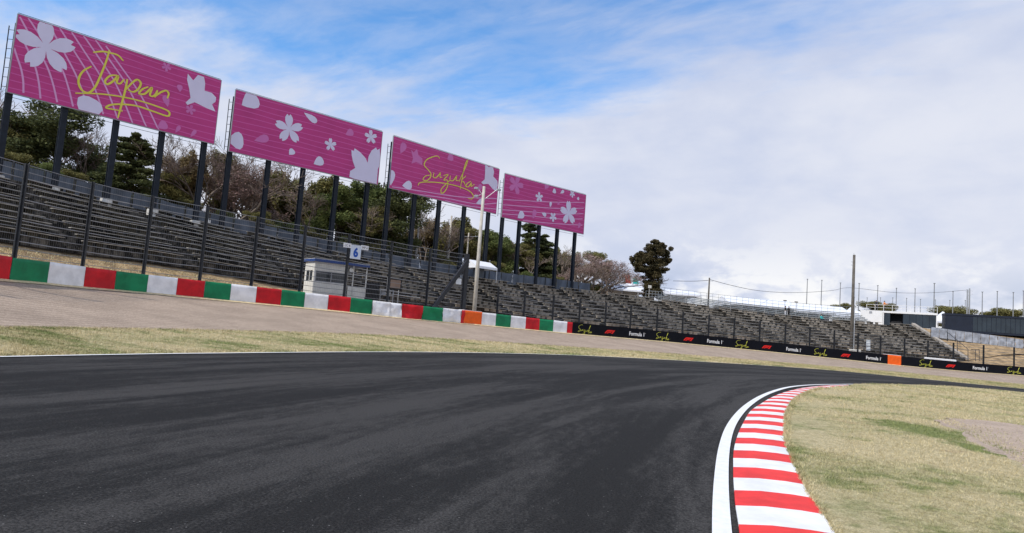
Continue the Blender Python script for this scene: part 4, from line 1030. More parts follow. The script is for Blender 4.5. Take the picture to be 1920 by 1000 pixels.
for pts, col, lb in (([(1172, 514), (1181, 516), (1184, 536), (1174, 536)], srgb(200, 40, 36), 'red banner rising above the white marquee'), ([(1182, 521), (1187, 522), (1187, 537), (1183, 537)], (.8, .8, .82), 'white banner between the red and teal ones'), ([(1188, 521), (1194, 520), (1200, 538), (1186, 538)], srgb(40, 176, 170), 'teal tapered banner above the white marquee')):
    mb = MB(); v = [at(x, y, 138) for x, y in pts]; v2 = [p+Yv*.5 for p in v]; mb.add(v+v2, [(3, 2, 1, 0), (4, 5, 6, 7)]+[(i, (i+1) % 4, 4+(i+1) % 4, 4+i) for i in range(4)])
    base = (v[2]+v[3])/2; o = thing('banner', lb, 'banner', (base.x, base.y, 5.8)); mb.build('cloth', mat(lb[:4]+'banner', col, .6, .06), o)
    mb = MB(); mb.tube([Vector((base.x, base.y+.7, 5.6)), Vector((base.x, base.y+.7, v[0].z))], .08, 5); mb.build('mast', M_LEG, o)

# ------------------------------------------------------------------ temporary scaffold seating on the crest
M_SCAF = mat('scaffold_steel', (.30, .32, .33), .45, .15, 4, 0, 1, .4, .4); M_PLK = mat('grey_deck_plank', (.27, .29, .295), .6, .25, 2)
bl = thing('scaffold_seating', 'grey temporary scaffold seating with railing above the far stand', 'bleachers', STL.at(float(np.interp(1440, PXST, STL.s))))
a0, a1 = float(np.interp(1243, PXST, STL.s)), float(np.interp(1640, PXST, STL.s)); NB = 7
for bay in range(NB):
    for k in range(5):
        mb = MB(); path = []
        for i in range(3):
            s = a0+(a1-a0)*(bay+i/2*.97)/NB; p = STL.at(s); tt = STL.tan(s); n = Vector((-tt.y, tt.x, 0)); path.append(p+n*(1.2+k*.8)+Z*(.45+k*.30))
        mb.sweep(path, [(-.2, -.05), (.2, -.05), (.2, .06), (-.2, .06)]); mb.sweep([p-Z*.22 for p in path], [(-.62, -.02), (.05, -.02), (.05, .06), (-.62, .06)]); mb.build('seat_plank', M_PLK, bl)
NP = 34
for i in range(NP+1):
    s = a0+(a1-a0)*i/NP; p = STL.at(s); tt = STL.tan(s); n = Vector((-tt.y, tt.x, 0)); mb = MB(); q = p+n*5.0
    mb.tube([q-Z*.5, q+Z*2.75], .022, 5)
    if i % 2 == 0: mb.tube([p+n*1.2-Z*.1, p+n*1.2+Z*.45], .03, 4); mb.tube([p+n*1.1+Z*.1, q+Z*1.5], .03, 4); mb.tube([p+n*3-Z*.3, p+n*3+Z*1.1], .03, 4)
    mb.build('frame_post', M_SCAF, bl)
for z_ in (1.75, 2.25, 2.72):
    mb = MB(); mb.tube([STL.at(a0+(a1-a0)*i/20)+Vector((-STL.tan(a0+(a1-a0)*i/20).y, STL.tan(a0+(a1-a0)*i/20).x, 0))*5.0+Z*z_ for i in range(21)], .02, 4); mb.build('handrail', M_SCAF, bl)
s = float(np.interp(1228, PXST, STL.s)); p = STL.at(s); tt = STL.tan(s); n = Vector((-tt.y, tt.x, 0))
sw = thing('scaffold_platform', 'small scaffold platform with a white plate beside the ivy covered tree', 'scaffold', p)
for x in (-.9, .1, 1.1):
    for y in (.3, 1.6):
        mb = MB(); mb.tube([p+tt*x+n*y-Z*.3, p+tt*x+n*y+Z*1.6], .03, 5); mb.build('upright', M_SCAF, sw)
for z_ in (.15, .7, 1.15, 1.55): mb = MB(); mb.tube([p+tt*-.9+n*.3+Z*z_, p+tt*1.1+n*.3+Z*z_], .025, 4); mb.tube([p+tt*-.9+n*1.6+Z*z_, p+tt*1.1+n*1.6+Z*z_], .025, 4); mb.build('rail', M_SCAF, sw)
mb = MB(); mb.tube([p-tt*.9+n*.25, p-tt*.9+n*.25+Z*2.2], .03, 5); mb.boxax(p-tt*.85+n*.22+Z*2.15, tt*.25, n*.02, Z*.22); mb.build('plate', M_FOOT, sw)
for px, yt, lb in ((1472, 564, 'small floodlight bar on a thin mast left above the two standing people'), (1493, 566.5, 'small floodlight bar on a thin mast right of the two standing people')):
    c_ = at(px, yt, 110); o = thing('floodlight_mast', lb, 'floodlight', (c_.x, c_.y, 6)); mb = MB(); mb.tube([Vector((c_.x, c_.y, 5.8)), c_], .04, 5); mb.build('mast', M_GREY, o); mb = MB(); mb.box(c_, (.5, .2, .14)); mb.build('light_bar', M_BLK, o)

# ------------------------------------------------------------------ containers on the right
def glass_box(name, label, pL, pR, yb, yt, Y0, Y1, wallm, frame, nmull, side_w, open_part=None):
    A, C_ = at(pL, yb, Y0), at(pR, yb, Y1); ex = Vector((C_.x-A.x, C_.y-A.y, 0)); L = ex.length; ex.normalize(); ey = Vector((-ex.y, ex.x, 0)); z0 = 5.85; h = at(pL, yt, Y0).z-z0
    o0 = Vector((A.x, A.y, z0)); o = thing(name, label, 'container', o0)
    def part(nm, m, *bxs, parent=None):
        mb = MB()
        for q in bxs: lbox(mb, o0, ex, ey, *q)
        return mb.build(nm, m, parent or o)
    part('floor', frame, (0, L, 0, 3, -.25, .02)); part('roof', frame, (-.05, L+.05, -.05, 3.05, h-.3, h)); part('back_wall', wallm, (.05, L-.05, 2.9, 2.98, .02, h-.3))
    part('end_wall', frame, (0, .14, 0, 3, .02, h-.3)); part('end_wall', frame, (L-.14, L, 0, 3, .02, h-.3))
    if side_w: part('solid_panel', wallm, (.14, side_w, .02, .1, .02, h-.3))
    x = max(side_w, .14); n = nmull
    for k in range(n):
        x0, x1 = x+(L-.14-x)*k/n, x+(L-.14-x)*(k+1)/n
        if open_part and open_part[0] <= k < open_part[1]: continue
        g_ = part('glass_pane', M_GLASS2, (x0+.03, x1-.03, .05, .07, .05, h-.32)); part('mullion', wallm, (x0-.02, x0+.02, .03, .10, .02, h-.3), parent=g_)
    return o, o0, ex, ey, L, h, part
M_GLASS2 = mat('tinted_glass', (.020, .030, .040), .10, .3, .6, 0, 1, .5); M_NAVY = mat('navy_container', (.013, .018, .032), .5, .15, 1); M_CW = mat('white_container', (.76, .76, .75), .5, .05, 1)
o, o0, ex, ey, L, h, part = glass_box('glass_container', 'white framed container room with dark tinted glass front above the far stand', 1655, 1757, 612, 583, 108, 104, M_NAVY, M_CW, 8, .1, (1, 3))
part('sill', M_CW, (L*.36, L, -.3, .0, -.25, -.08)); part('counter', M_BLK, (.5, 2.6, .6, 1.2, .02, .9)); part('terrace_rail', M_CW, (-2.4, L, .2, .24, h+.95, h+1.0), (-2.4, L, .2, .24, h+.5, h+.54))
for k in range(9): part('rail_post', M_CW, (-2.4+(L+2.4)*k/8-.03, -2.4+(L+2.4)*k/8+.03, .2, .26, h, h+1.0))
part('side_room', M_CW, (-3.3, -.06, .3, 3, -.25, h+.02)); part('side_plate', M_GREY, (-2.0, -1.6, .26, .3, h-.5, h-.15))
CONT = (o0, ex, ey, L, h)
glass_box('glass_container', 'long navy container building with tinted curtain glass at the right edge', 1772, 1990, 624, 587, 104, 98, M_NAVY, M_NAVY, 18, 3.6)
# sheeted fence and railings on the slope
gf = thing('sheeted_fence', 'low fence hung with crumpled silver grey sheets on the dry slope', 'fence', at(1830, 650, 94.5)); M_SILV = mat('silver_sheet', (.30, .32, .36), .4, .3, 1.5, .6, 3)
fl = Line([at(1745, 632, 97), at(1800, 640, 96), at(1860, 648, 95), at(1920, 657, 94), at(1990, 667, 92)]); nf = 15
for i in range(nf+1):
    p = fl.at(fl.L*i/nf); mb = MB(); mb.tube([p-Z*.4, p+Z*1.55], .04, 5); mb.build('post', M_POST, gf)
    if i < nf:
        q = fl.at(fl.L*(i+1)/nf); mb = MB(); rows = []
        for k in range(7): rows.append([p.lerp(q, .03+.94*j/8)+Z*(.05+1.4*k/6)+Vector((0, -1, 0))*(.05+.12*mnoise.noise(Vector((i*2.3+j*.7, k*.55, 7)))) for j in range(9)])
        mb.grid(rows); mb.build('sheet', M_SILV, gf, smooth=True)
hr = thing('stair_railing', 'dark stair railing at the foot of the dry slope beside the stand end', 'railing', at(1815, 676, 90)); mb = MB()
for (xa, ya, xb, yb) in ((1775, 622, 1815, 655), (1815, 655, 1836, 656)): mb.tube([at(xa, ya, 95), at(xb, yb, 89.5)], .04, 5)
mb.build('handrail', M_POST, hr)
for x, y0, y1, Y in ((1815, 655, 678, 89.5), (1829, 656, 679, 89.5), (1836, 656, 680, 89.5), (1795, 640, 660, 92), (1777, 624, 640, 94.5)):
    mb = MB(); mb.tube([at(x, y0, Y), at(x, y1, Y)], .04, 5); mb.build('railing_post', M_POST, hr)
# ------------------------------------------------------------------ trees
def leaf_mat(name, dark, light, trans=.25):
    m, t, b = mat_nodes(name, .75, .2)
    g = t.add('ShaderNodeNewGeometry'); rn = g.outputs['Random Per Island']
    co = t.add('ShaderNodeTexCoord').outputs['Object']; cl = t.noise(co, .9, 3, .6)
    f = t.math('ADD', t.math('MULTIPLY', rn, .6), t.math('MULTIPLY', t.ramp(cl, .35, .65), .5), clamp=True)
    dark = tuple(x*1.25 for x in dark); light = tuple(x*1.25 for x in light)
    cc = t.mix(f, dark, light); t.l.new(cc, b.inputs['Base Color'])
    tr = t.add('ShaderNodeBsdfTranslucent'); t.l.new(cc, tr.inputs[0]); mx = t.add('ShaderNodeMixShader'); mx.inputs[0].default_value = trans
    t.l.new(b.outputs[0], mx.inputs[1]); t.l.new(tr.outputs[0], mx.inputs[2]); t.l.new(mx.outputs[0], t.n['Material Output'].inputs[0])
    return m
M_BARK = mat('dark_bark', (.085, .068, .052), .95, .3, 4, .4, 20); M_BARKG = mat('grey_bark', (.20, .165, .135), .95, .3, 4, .4, 20)
M_TWIG = mat('twig_bark', (.25, .20, .165), .95, .25, 3)
LEAF = {'dark': leaf_mat('dark_evergreen_leaf', (.030, .042, .018), (.130, .145, .055)), 'olive': leaf_mat('olive_leaf', (.060, .066, .024), (.25, .225, .085)),
        'green': leaf_mat('green_leaf', (.045, .070, .022), (.19, .22, .075)), 'brown': leaf_mat('rusty_leaf', (.090, .070, .032), (.30, .23, .115)),
        'ivy': leaf_mat('ivy_leaf', (.020, .023, .011), (.11, .085, .040)), 'pink': leaf_mat('cherry_bud', (.20, .135, .115), (.44, .31, .29))}
def leaf_mesh(name, cl, per, size, rng, m, droop=0.0, flat=1.0):
    """leaf quads scattered through clumps: cl rows (x, y, z, rx, ry, rz)"""
    V = []; 
    cl = np.array(cl); n = len(cl)*per
    idx = np.repeat(np.arange(len(cl)), per)
    u = rng.normal(size=(n, 3)); u /= np.linalg.norm(u, axis=1)[:, None]
    r = rng.random(n)**.45
    c = cl[idx, :3]+u*r[:, None]*cl[idx, 3:6]
    a = rng.normal(size=(n, 3)); a[:, 2] = a[:, 2]*.6-droop; a /= np.linalg.norm(a, axis=1)[:, None]
    b = np.cross(a, rng.normal(size=(n, 3))); b /= np.linalg.norm(b, axis=1)[:, None]
    s = size*(.55+.9*rng.random(n))[:, None]
    v = np.stack([c-a*s*.5, c+b*s*.26*flat, c+a*s*.5, c-b*s*.26*flat], 1).reshape(-1, 3)
    me = bpy.data.meshes.new(name); me.vertices.add(len(v)); me.vertices.foreach_set('co', v.ravel())
    me.loops.add(4*n); me.loops.foreach_set('vertex_index', np.arange(4*n)); me.polygons.add(n); me.polygons.foreach_set('loop_start', np.arange(n)*4)
    me.materials.append(m); me.update(calc_edges=True); return me
def limb_mesh(name, segs, m, n=5):
    mb = MB()
    for pts, rr in segs: mb.tube(pts, rr, n, False)
    me = bpy.data.meshes.new(name); me.from_pydata(mb.v, [], mb.f); me.materials.append(m); me.update(); return me
def ev_tree(seed, kind, leaf, H=10.0):
    """evergreen with trunk, limbs and clumped crown, H metres tall at scale 1"""
    rng = np.random.default_rng(seed); random.seed(seed); segs = []; cl = []
    lean = Vector((random.uniform(-.4, .4), random.uniform(-.4, .4), 0))
    tr = [Vector((0, 0, -.3)), lean*.3+Z*H*.35, lean+Z*H*.7, lean*1.1+Z*H*.93]; tp = catmull(tr, 4)
    segs.append((tp, list(np.linspace(.26, .04, len(tp)))))
    TL = Line(tp)
    if kind == 'round':
        for k in range(30):
            f = random.uniform(.22, .97); p = TL.at(TL.L*f); a = random.uniform(0, 2*PI)
            R = H*.30*math.sin(PI*min(max((f-.08)/.98, .05), .97))**.6*random.uniform(.55, 1.1)
            e = p+Vector((math.cos(a)*R, math.sin(a)*R, random.uniform(.0, .11)*H)); segs.append(([p, p.lerp(e, .5)+Z*.1, e], [.07, .045, .015]))
            q = random.uniform(.65, 1.25); cl.append((*e, q*1.15, q*1.15, q*.8))
            if random.random() < .7: e2 = p.lerp(e, .55); cl.append((*e2, q, q, q*.7))
        per, size = 620, .23
    elif kind == 'cedar':
        for k in range(46):
            f = .16+.84*(k+random.random())/46; p = TL.at(TL.L*f); a = k*2.4+random.uniform(-.5, .5); R = H*.27*(1-f)**.62*random.uniform(.7, 1.15)+.25
            e = p+Vector((math.cos(a)*R, math.sin(a)*R, -.08*R+random.uniform(-.1, .2))); segs.append(([p, e], [.05, .012]))
            for g_ in (.45, .75, 1.0):
                q = p.lerp(e, g_); cl.append((*q, .30*R+.22, .30*R+.22, .22+.06*R))
        per, size = 190, .23
    elif kind == 'bamboo':
        for k in range(26):
            a = random.uniform(0, 2*PI); R = random.uniform(.2, 2.0); h = H*random.uniform(.68, 1.0); b0 = Vector((math.cos(a)*R*.5, math.sin(a)*R*.5, -.3)); d = Vector((math.cos(a), math.sin(a), 0))*R*.8
            pts = [b0, b0+Z*h*.5+d*.2, b0+Z*h*.85+d*.7, b0+Z*h*.93+d*1.25]; segs.append((pts, [.045, .04, .025, .01]))
            for g_ in np.linspace(.35, 1, 6):
                q = catmull(pts, 4)[int(g_*12)]; cl.append((*q, .5, .5, .75))
        per, size = 190, .25
    else:      # slender pine
        for k in range(24):
            f = .30+.7*(k+random.random())/24; p = TL.at(TL.L*f); a = k*2.4; R = H*.16*(1.05-f)**.5*random.uniform(.5, 1.2)
            e = p+Vector((math.cos(a)*R, math.sin(a)*R, .15)); segs.append(([p, e], [.04, .012])); cl.append((*e, .55, .55, .32)); cl.append((*p.lerp(e, .5), .4, .4, .3))
        per, size = 220, .22
    return limb_mesh('trunk', segs, M_BARK), leaf_mesh('crown', cl, per, size, rng, LEAF[leaf], .3 if kind == 'bamboo' else 0)
def bare_tree(seed, H=9.0, spread=.62, buds=None, m=None, nb=0):
    random.seed(seed); rng = np.random.default_rng(seed); segs = []; tips = []
    def grow(p, d, L, r, lev):
        pts = [p]; n = 3
        for i in range(n):
            d = (d+Vector((random.gauss(0, .13), random.gauss(0, .13), random.gauss(.05, .09)))).normalized(); pts.append(pts[-1]+d*L/n)
        segs.append((pts, list(np.linspace(r, max(r*.62, .010), n+1))))
        if lev == 0: tips.append(pts[-1]); tips.append(pts[2]); return
        for k in range(random.choice((2, 3, 3)) if lev > 1 else 4):
            q = pts[-1] if k < 2 else pts[random.choice((1, 2))]; ax = Vector((random.gauss(0, 1), random.gauss(0, 1), random.gauss(0, .35))).normalized()
            nd = (d+ax*spread*random.uniform(.6, 1.25)).normalized(); grow(q, nd, L*random.uniform(.62, .84), max(r*.58, .013), lev-1)
    nt = 1 if spread < .7 else 2
    for k in range(nt): grow(Vector((0, 0, -.3)), Vector((random.gauss(0, .12+.2*(nt-1)), random.gauss(0, .12+.2*(nt-1)), 1)).normalized(), H*.27, .17, 6)
    zt = max(t_.z for t_ in tips); k = H/zt; segs = [([p*k for p in a], b) for a, b in segs]; tips = [t_*k for t_ in tips]
    tm = limb_mesh('trunk', [s_ for s_ in segs if s_[1][0] > .05], M_BARKG, 6); wm = limb_mesh('twigs', [s_ for s_ in segs if s_[1][0] <= .05], m or M_TWIG, 3)
    bm_ = None
    if buds: bm_ = leaf_mesh('blossom', [(*t_, .34, .34, .28) for t_ in tips], nb, .11, rng, LEAF[buds])
    return tm, wm, bm_
PROTO = {'round_a': ev_tree(1, 'round', 'dark'), 'round_b': ev_tree(2, 'round', 'olive'), 'round_c': ev_tree(3, 'round', 'green'), 'cedar_a': ev_tree(4, 'cedar', 'dark'), 'cedar_b': ev_tree(5, 'cedar', 'olive'),
         'bamboo_a': ev_tree(6, 'bamboo', 'olive'), 'bamboo_b': ev_tree(7, 'bamboo', 'green'), 'brown': ev_tree(8, 'bamboo', 'brown'), 'pine': ev_tree(9, 'pine', 'dark')}
BARE = {'bare_a': bare_tree(21), 'bare_b': bare_tree(22, spread=.55), 'bare_c': bare_tree(23, spread=.72, H=8), 'cherry_a': bare_tree(24, 7.0, .8, 'pink', None, 2), 'cherry_b': bare_tree(25, 7.0, .85, 'pink', None, 2)}
NAMES = {'round': 'evergreen_tree', 'cedar': 'cedar_tree', 'bamboo': 'bamboo_clump', 'brown': 'bamboo_clump', 'pine': 'pine_tree', 'bare': 'bare_tree', 'cherry': 'cherry_tree'}
def plant(kind, px, ytop, Y, label, wide=1.0, rz=None, group='trees behind the screens', base=None):
    top = at(px, ytop, Y); st_ = float(np.interp(px, PXST, STL.s)); gz = STL.at(st_).z-.2 if base is None else base
    H0 = {'cherry': 7.0, 'bare_c': 8.0}.get(kind if kind == 'bare_c' else kind.split('_')[0], 9.0 if kind.startswith('bare') else 10.0)
    sc = (top.z-gz)/H0; nm = NAMES[kind.split('_')[0]]
    o = thing(nm, label, nm.replace('_', ' '), (top.x, top.y, gz), group); o.scale = (sc*wide, sc*wide, sc); o.rotation_euler.z = random.uniform(0, 6.28) if rz is None else rz
    parts = PROTO[kind] if kind in PROTO else BARE[kind]
    for me, n_ in zip(parts, ('trunk', 'crown') if kind in PROTO else ('trunk', 'twigs', 'blossom')):
        if me is not None:
            q = link(n_, me, o)
            if n_ in ('twigs', 'blossom'): q['kind'] = 'stuff'
    return o
random.seed(77)
for a in (('bare_a', -25, 120, 58, 'bare tree cut by the left edge of the photo behind the Japan billboard post'), ('bare_b', 22, 150, 62, 'tall bare tree behind the leftmost billboard post'), ('bare_c', 68, 185, 60, 'bare tree between the first two posts of the Japan billboard'),
          ('round_b', 25, 225, 60, 'olive evergreen low behind the leftmost billboard posts', 1.05), ('round_a', 125, 196, 61, 'big dark round evergreen between the first and third post of the Japan billboard', 1.35), ('bare_b', 196, 235, 62, 'thin bare tree left of the dark cedar, behind the Japan billboard'),
          ('round_a', 185, 275, 66, 'dark evergreen filling behind the third post of the Japan billboard', 1.2), ('cedar_a', 252, 240, 59.5, 'dark layered cedar between the third and fourth post of the Japan billboard', 1.45), ('bare_a', 318, 248, 66, 'bare tree right of the dark cedar'), ('brown', 352, 274, 68, 'rusty bamboo clump left of the fifth Japan billboard post', 1.0), ('round_b', 330, 330, 66, 'low olive evergreen at the foot of the rusty bamboo', 1.3),
          ('bare_c', 405, 262, 70, 'bare tree in the gap between the first two billboards', 1.2), ('bamboo_a', 432, 285, 74, 'olive bamboo behind the first post of the second billboard'), ('cherry_a', 455, 308, 70, 'budding cherry tree left under the second billboard', 1.5), ('cherry_b', 535, 322, 71, 'wide budding cherry tree between the second and third post of the second billboard', 1.6), ('bare_a', 480, 295, 78, 'bare tree behind the cherries under the second billboard', 1.2), ('brown', 508, 318, 82, 'rusty bamboo behind the cherry trees', 1.3), ('bamboo_a', 552, 316, 80, 'olive bamboo left of the third post of the second billboard', 1.1),
          ('bamboo_a', 600, 326, 78, 'feathery olive bamboo right of the third post of the second billboard', 1.2), ('round_c', 640, 352, 76, 'green evergreen between the fourth and fifth post of the second billboard', 1.2), ('bamboo_b', 668, 338, 82, 'green bamboo behind the fifth post of the second billboard', 1.2), ('round_b', 690, 390, 77, 'low yellowish evergreen right of the fifth post of the second billboard', 1.4), ('bamboo_b', 718, 328, 82, 'tall green bamboo in the gap between the second and third billboards', 1.2),
          ('round_a', 752, 352, 80, 'large dark evergreen under the left end of the Suzuka billboard', 1.25), ('bare_b', 795, 368, 88, 'bare tree above the utility pole under the Suzuka billboard'), ('brown', 815, 405, 94, 'rusty bamboo between the middle posts of the Suzuka billboard', 1.3), ('bamboo_a', 845, 403, 96, 'olive bamboo behind the cross-arm pole under the Suzuka billboard', 1.2), ('round_b', 868, 428, 92, 'olive evergreen left of the white canopy tent', 1.3), ('bamboo_a', 900, 425, 98, 'olive bamboo behind the lamp pole', 1.2), ('round_c', 925, 432, 100, 'green evergreen behind the white canopy tent', 1.2),
          ('bamboo_b', 948, 442, 104, 'green bamboo behind the first post of the rightmost billboard', 1.2), ('round_b', 972, 455, 105, 'olive evergreen behind the second post of the rightmost billboard', 1.2), ('pine', 997, 412, 106, 'slender pine between the second and third post of the rightmost billboard', 1.5), ('cedar_a', 1025, 434, 107, 'dark cedar right of the slender pine', 1.5), ('round_a', 1040, 470, 110, 'dark evergreen behind the fourth post of the rightmost billboard', 1.2), ('bamboo_a', 1058, 462, 116, 'olive bamboo between the last two billboard posts', 1.2),
          ('bare_c', 1070, 468, 112, 'bare tree beside the last billboard post', 1.2), ('cherry_a', 1092, 468, 108, 'budding cherry tree just right of the last billboard post', 1.8), ('round_b', 1117, 472, 122, 'olive evergreen behind the cherry trees right of the billboards', 1.0), ('cherry_b', 1128, 478, 106, 'budding cherry tree in the middle of the group right of the billboards', 1.7), ('cherry_a', 1146, 490, 107, 'budding cherry tree in front of the white marquee', 1.15),
          ('bare_c', 1105, 492, 104, 'bushy bare tree low in the group right of the billboards', 1.7), ('cherry_b', 1080, 498, 105, 'low budding cherry at the foot of the last billboard post', 1.6), ('bare_a', 1140, 500, 104.5, 'low bare tree between the two right cherry trees', 1.7),
          ('bare_b', 5, 165, 70, 'bare tree farther back at the left edge'), ('bare_a', 100, 190, 72, 'bare crown rising behind the big dark evergreen', 1.2), ('bare_a', 380, 268, 76, 'bare tree farther back under the right end of the Japan billboard', 1.2), ('bare_c', 425, 268, 68, 'bare tree before the olive bamboo in the first billboard gap', 1.2),
          ('bare_a', 590, 340, 73, 'bare brown tree right of the third post of the second billboard', 1.3), ('bare_c', 655, 372, 78, 'bare brown tree before the green bamboo under the second billboard', 1.2), ('bare_b', 835, 412, 88, 'bare brown tree right of the first cross-arm pole', 1.3), ('bare_a', 885, 440, 95, 'bare brown tree just behind the lamp pole', 1.2), ('bare_c', 985, 455, 102, 'bare brown tree left of the slender pine', 1.3), ('bare_a', 1052, 458, 104, 'bare brown tree between the last two posts of the rightmost billboard', 1.4), ('brown', 770, 425, 92, 'low rusty bamboo right of the large dark evergreen', 1.3)):
    plant(*a)
# low shrubs behind the screens
for i, px in enumerate(range(-40, 1100, 57)):
    Yb = float(np.interp(px, [p_[0] for p_ in ST_t], [p_[2] for p_ in ST_t]))+random.uniform(3.5, 6); st_ = STL.at(float(np.interp(px, PXST, STL.s))); yb = horizon(px)-(st_.z-EYE)*FPX/Yb
    kd = ('round_a', 'round_b', 'round_c', 'round_b')[i % 4]
    p_ = at(px, yb, Yb); o = thing('leafy_shrub', f'leafy shrub in the low row behind the grey screens, {ORD[i]} from the left', 'shrub', (p_.x, p_.y, st_.z-1.3), 'shrubs behind the screens'); sc = random.uniform(.34, .44); o.scale = (sc*1.2, sc*1.2, sc); o.rotation_euler.z = i*1.3
    link('trunk', PROTO[kd][0], o); link('crown', PROTO[kd][1], o)
# ivy covered tree standing alone
rng = np.random.default_rng(5); iv = at(1222, 562, 105); o = thing('ivy_covered_tree', 'solitary dark ivy covered tree with a top heavy crown above the stand', 'tree', (iv.x, iv.y, 6.2))
cl = []
for x, y, rx, rz_ in ((1222, 556, 16, 9), (1222, 546, 19, 9), (1222, 535, 19, 10), (1224, 524, 19, 10), (1224, 513, 18, 10), (1216, 505, 20, 10), (1232, 505, 18, 9), (1199, 502, 9, 8), (1194, 491, 9, 10), (1204, 490, 14, 11), (1220, 492, 20, 12), (1238, 492, 17, 11), (1250, 488, 9, 8), (1200, 478, 10, 8), (1213, 476, 15, 11), (1228, 474, 18, 12), (1245, 474, 11, 11), (1220, 464, 11, 8), (1236, 461, 13, 8), (1231, 455, 8, 5)):
    p_ = at(x, y, 105); k = 105/1250
    for q in range(12):
        u = Vector((random.gauss(0, .52), random.gauss(0, .7), random.gauss(0, .5))); s_ = random.uniform(.35, .6)
        cl.append((p_.x+u.x*rx*k*.8-iv.x, p_.y+u.y*rx*k*.9-iv.y, p_.z+u.z*rz_*k*.8-6.2, rx*k*s_, rx*k*s_, rz_*k*s_))
link('crown', leaf_mesh('crown', cl, 230, .25, rng, LEAF['ivy']), o)
link('trunk', limb_mesh('trunk', [([Vector((0, 0, -.4)), Vector((0, 0, 4)), Vector((.5, 0, 8.5))], [.4, .3, .1]), ([Vector((0, 0, 4)), Vector((-1.8, .2, 6))], [.2, .06]), ([Vector((.2, 0, 5)), Vector((1.9, -.2, 6.6))], [.2, .06])], M_BARK, 8), o)
# small far trees by the containers
for px, yt, Y, wd, lb in ((1578, 570, 190, 1.5, 'small round far tree left of the tall wooden pole'), (1630, 565, 180, 1.7, 'small far tree behind the people on the container roof'), (1655, 570, 180, 1.5, 'low far tree right of the people on the container roof'), (1775, 577, 190, 2.4, 'low far tree above the gap between the containers'), (1800, 576, 195, 2.4, 'low far tree behind the crossed-arm poles'), (1870, 583, 195, 2.0, 'low far tree behind the navy container, left one'), (1900, 581, 195, 2.2, 'low far tree at the right edge behind the navy container')):
    plant('round_b', px, yt, Y, lb, wd*.8, None, 'far trees behind the containers', 5.0)
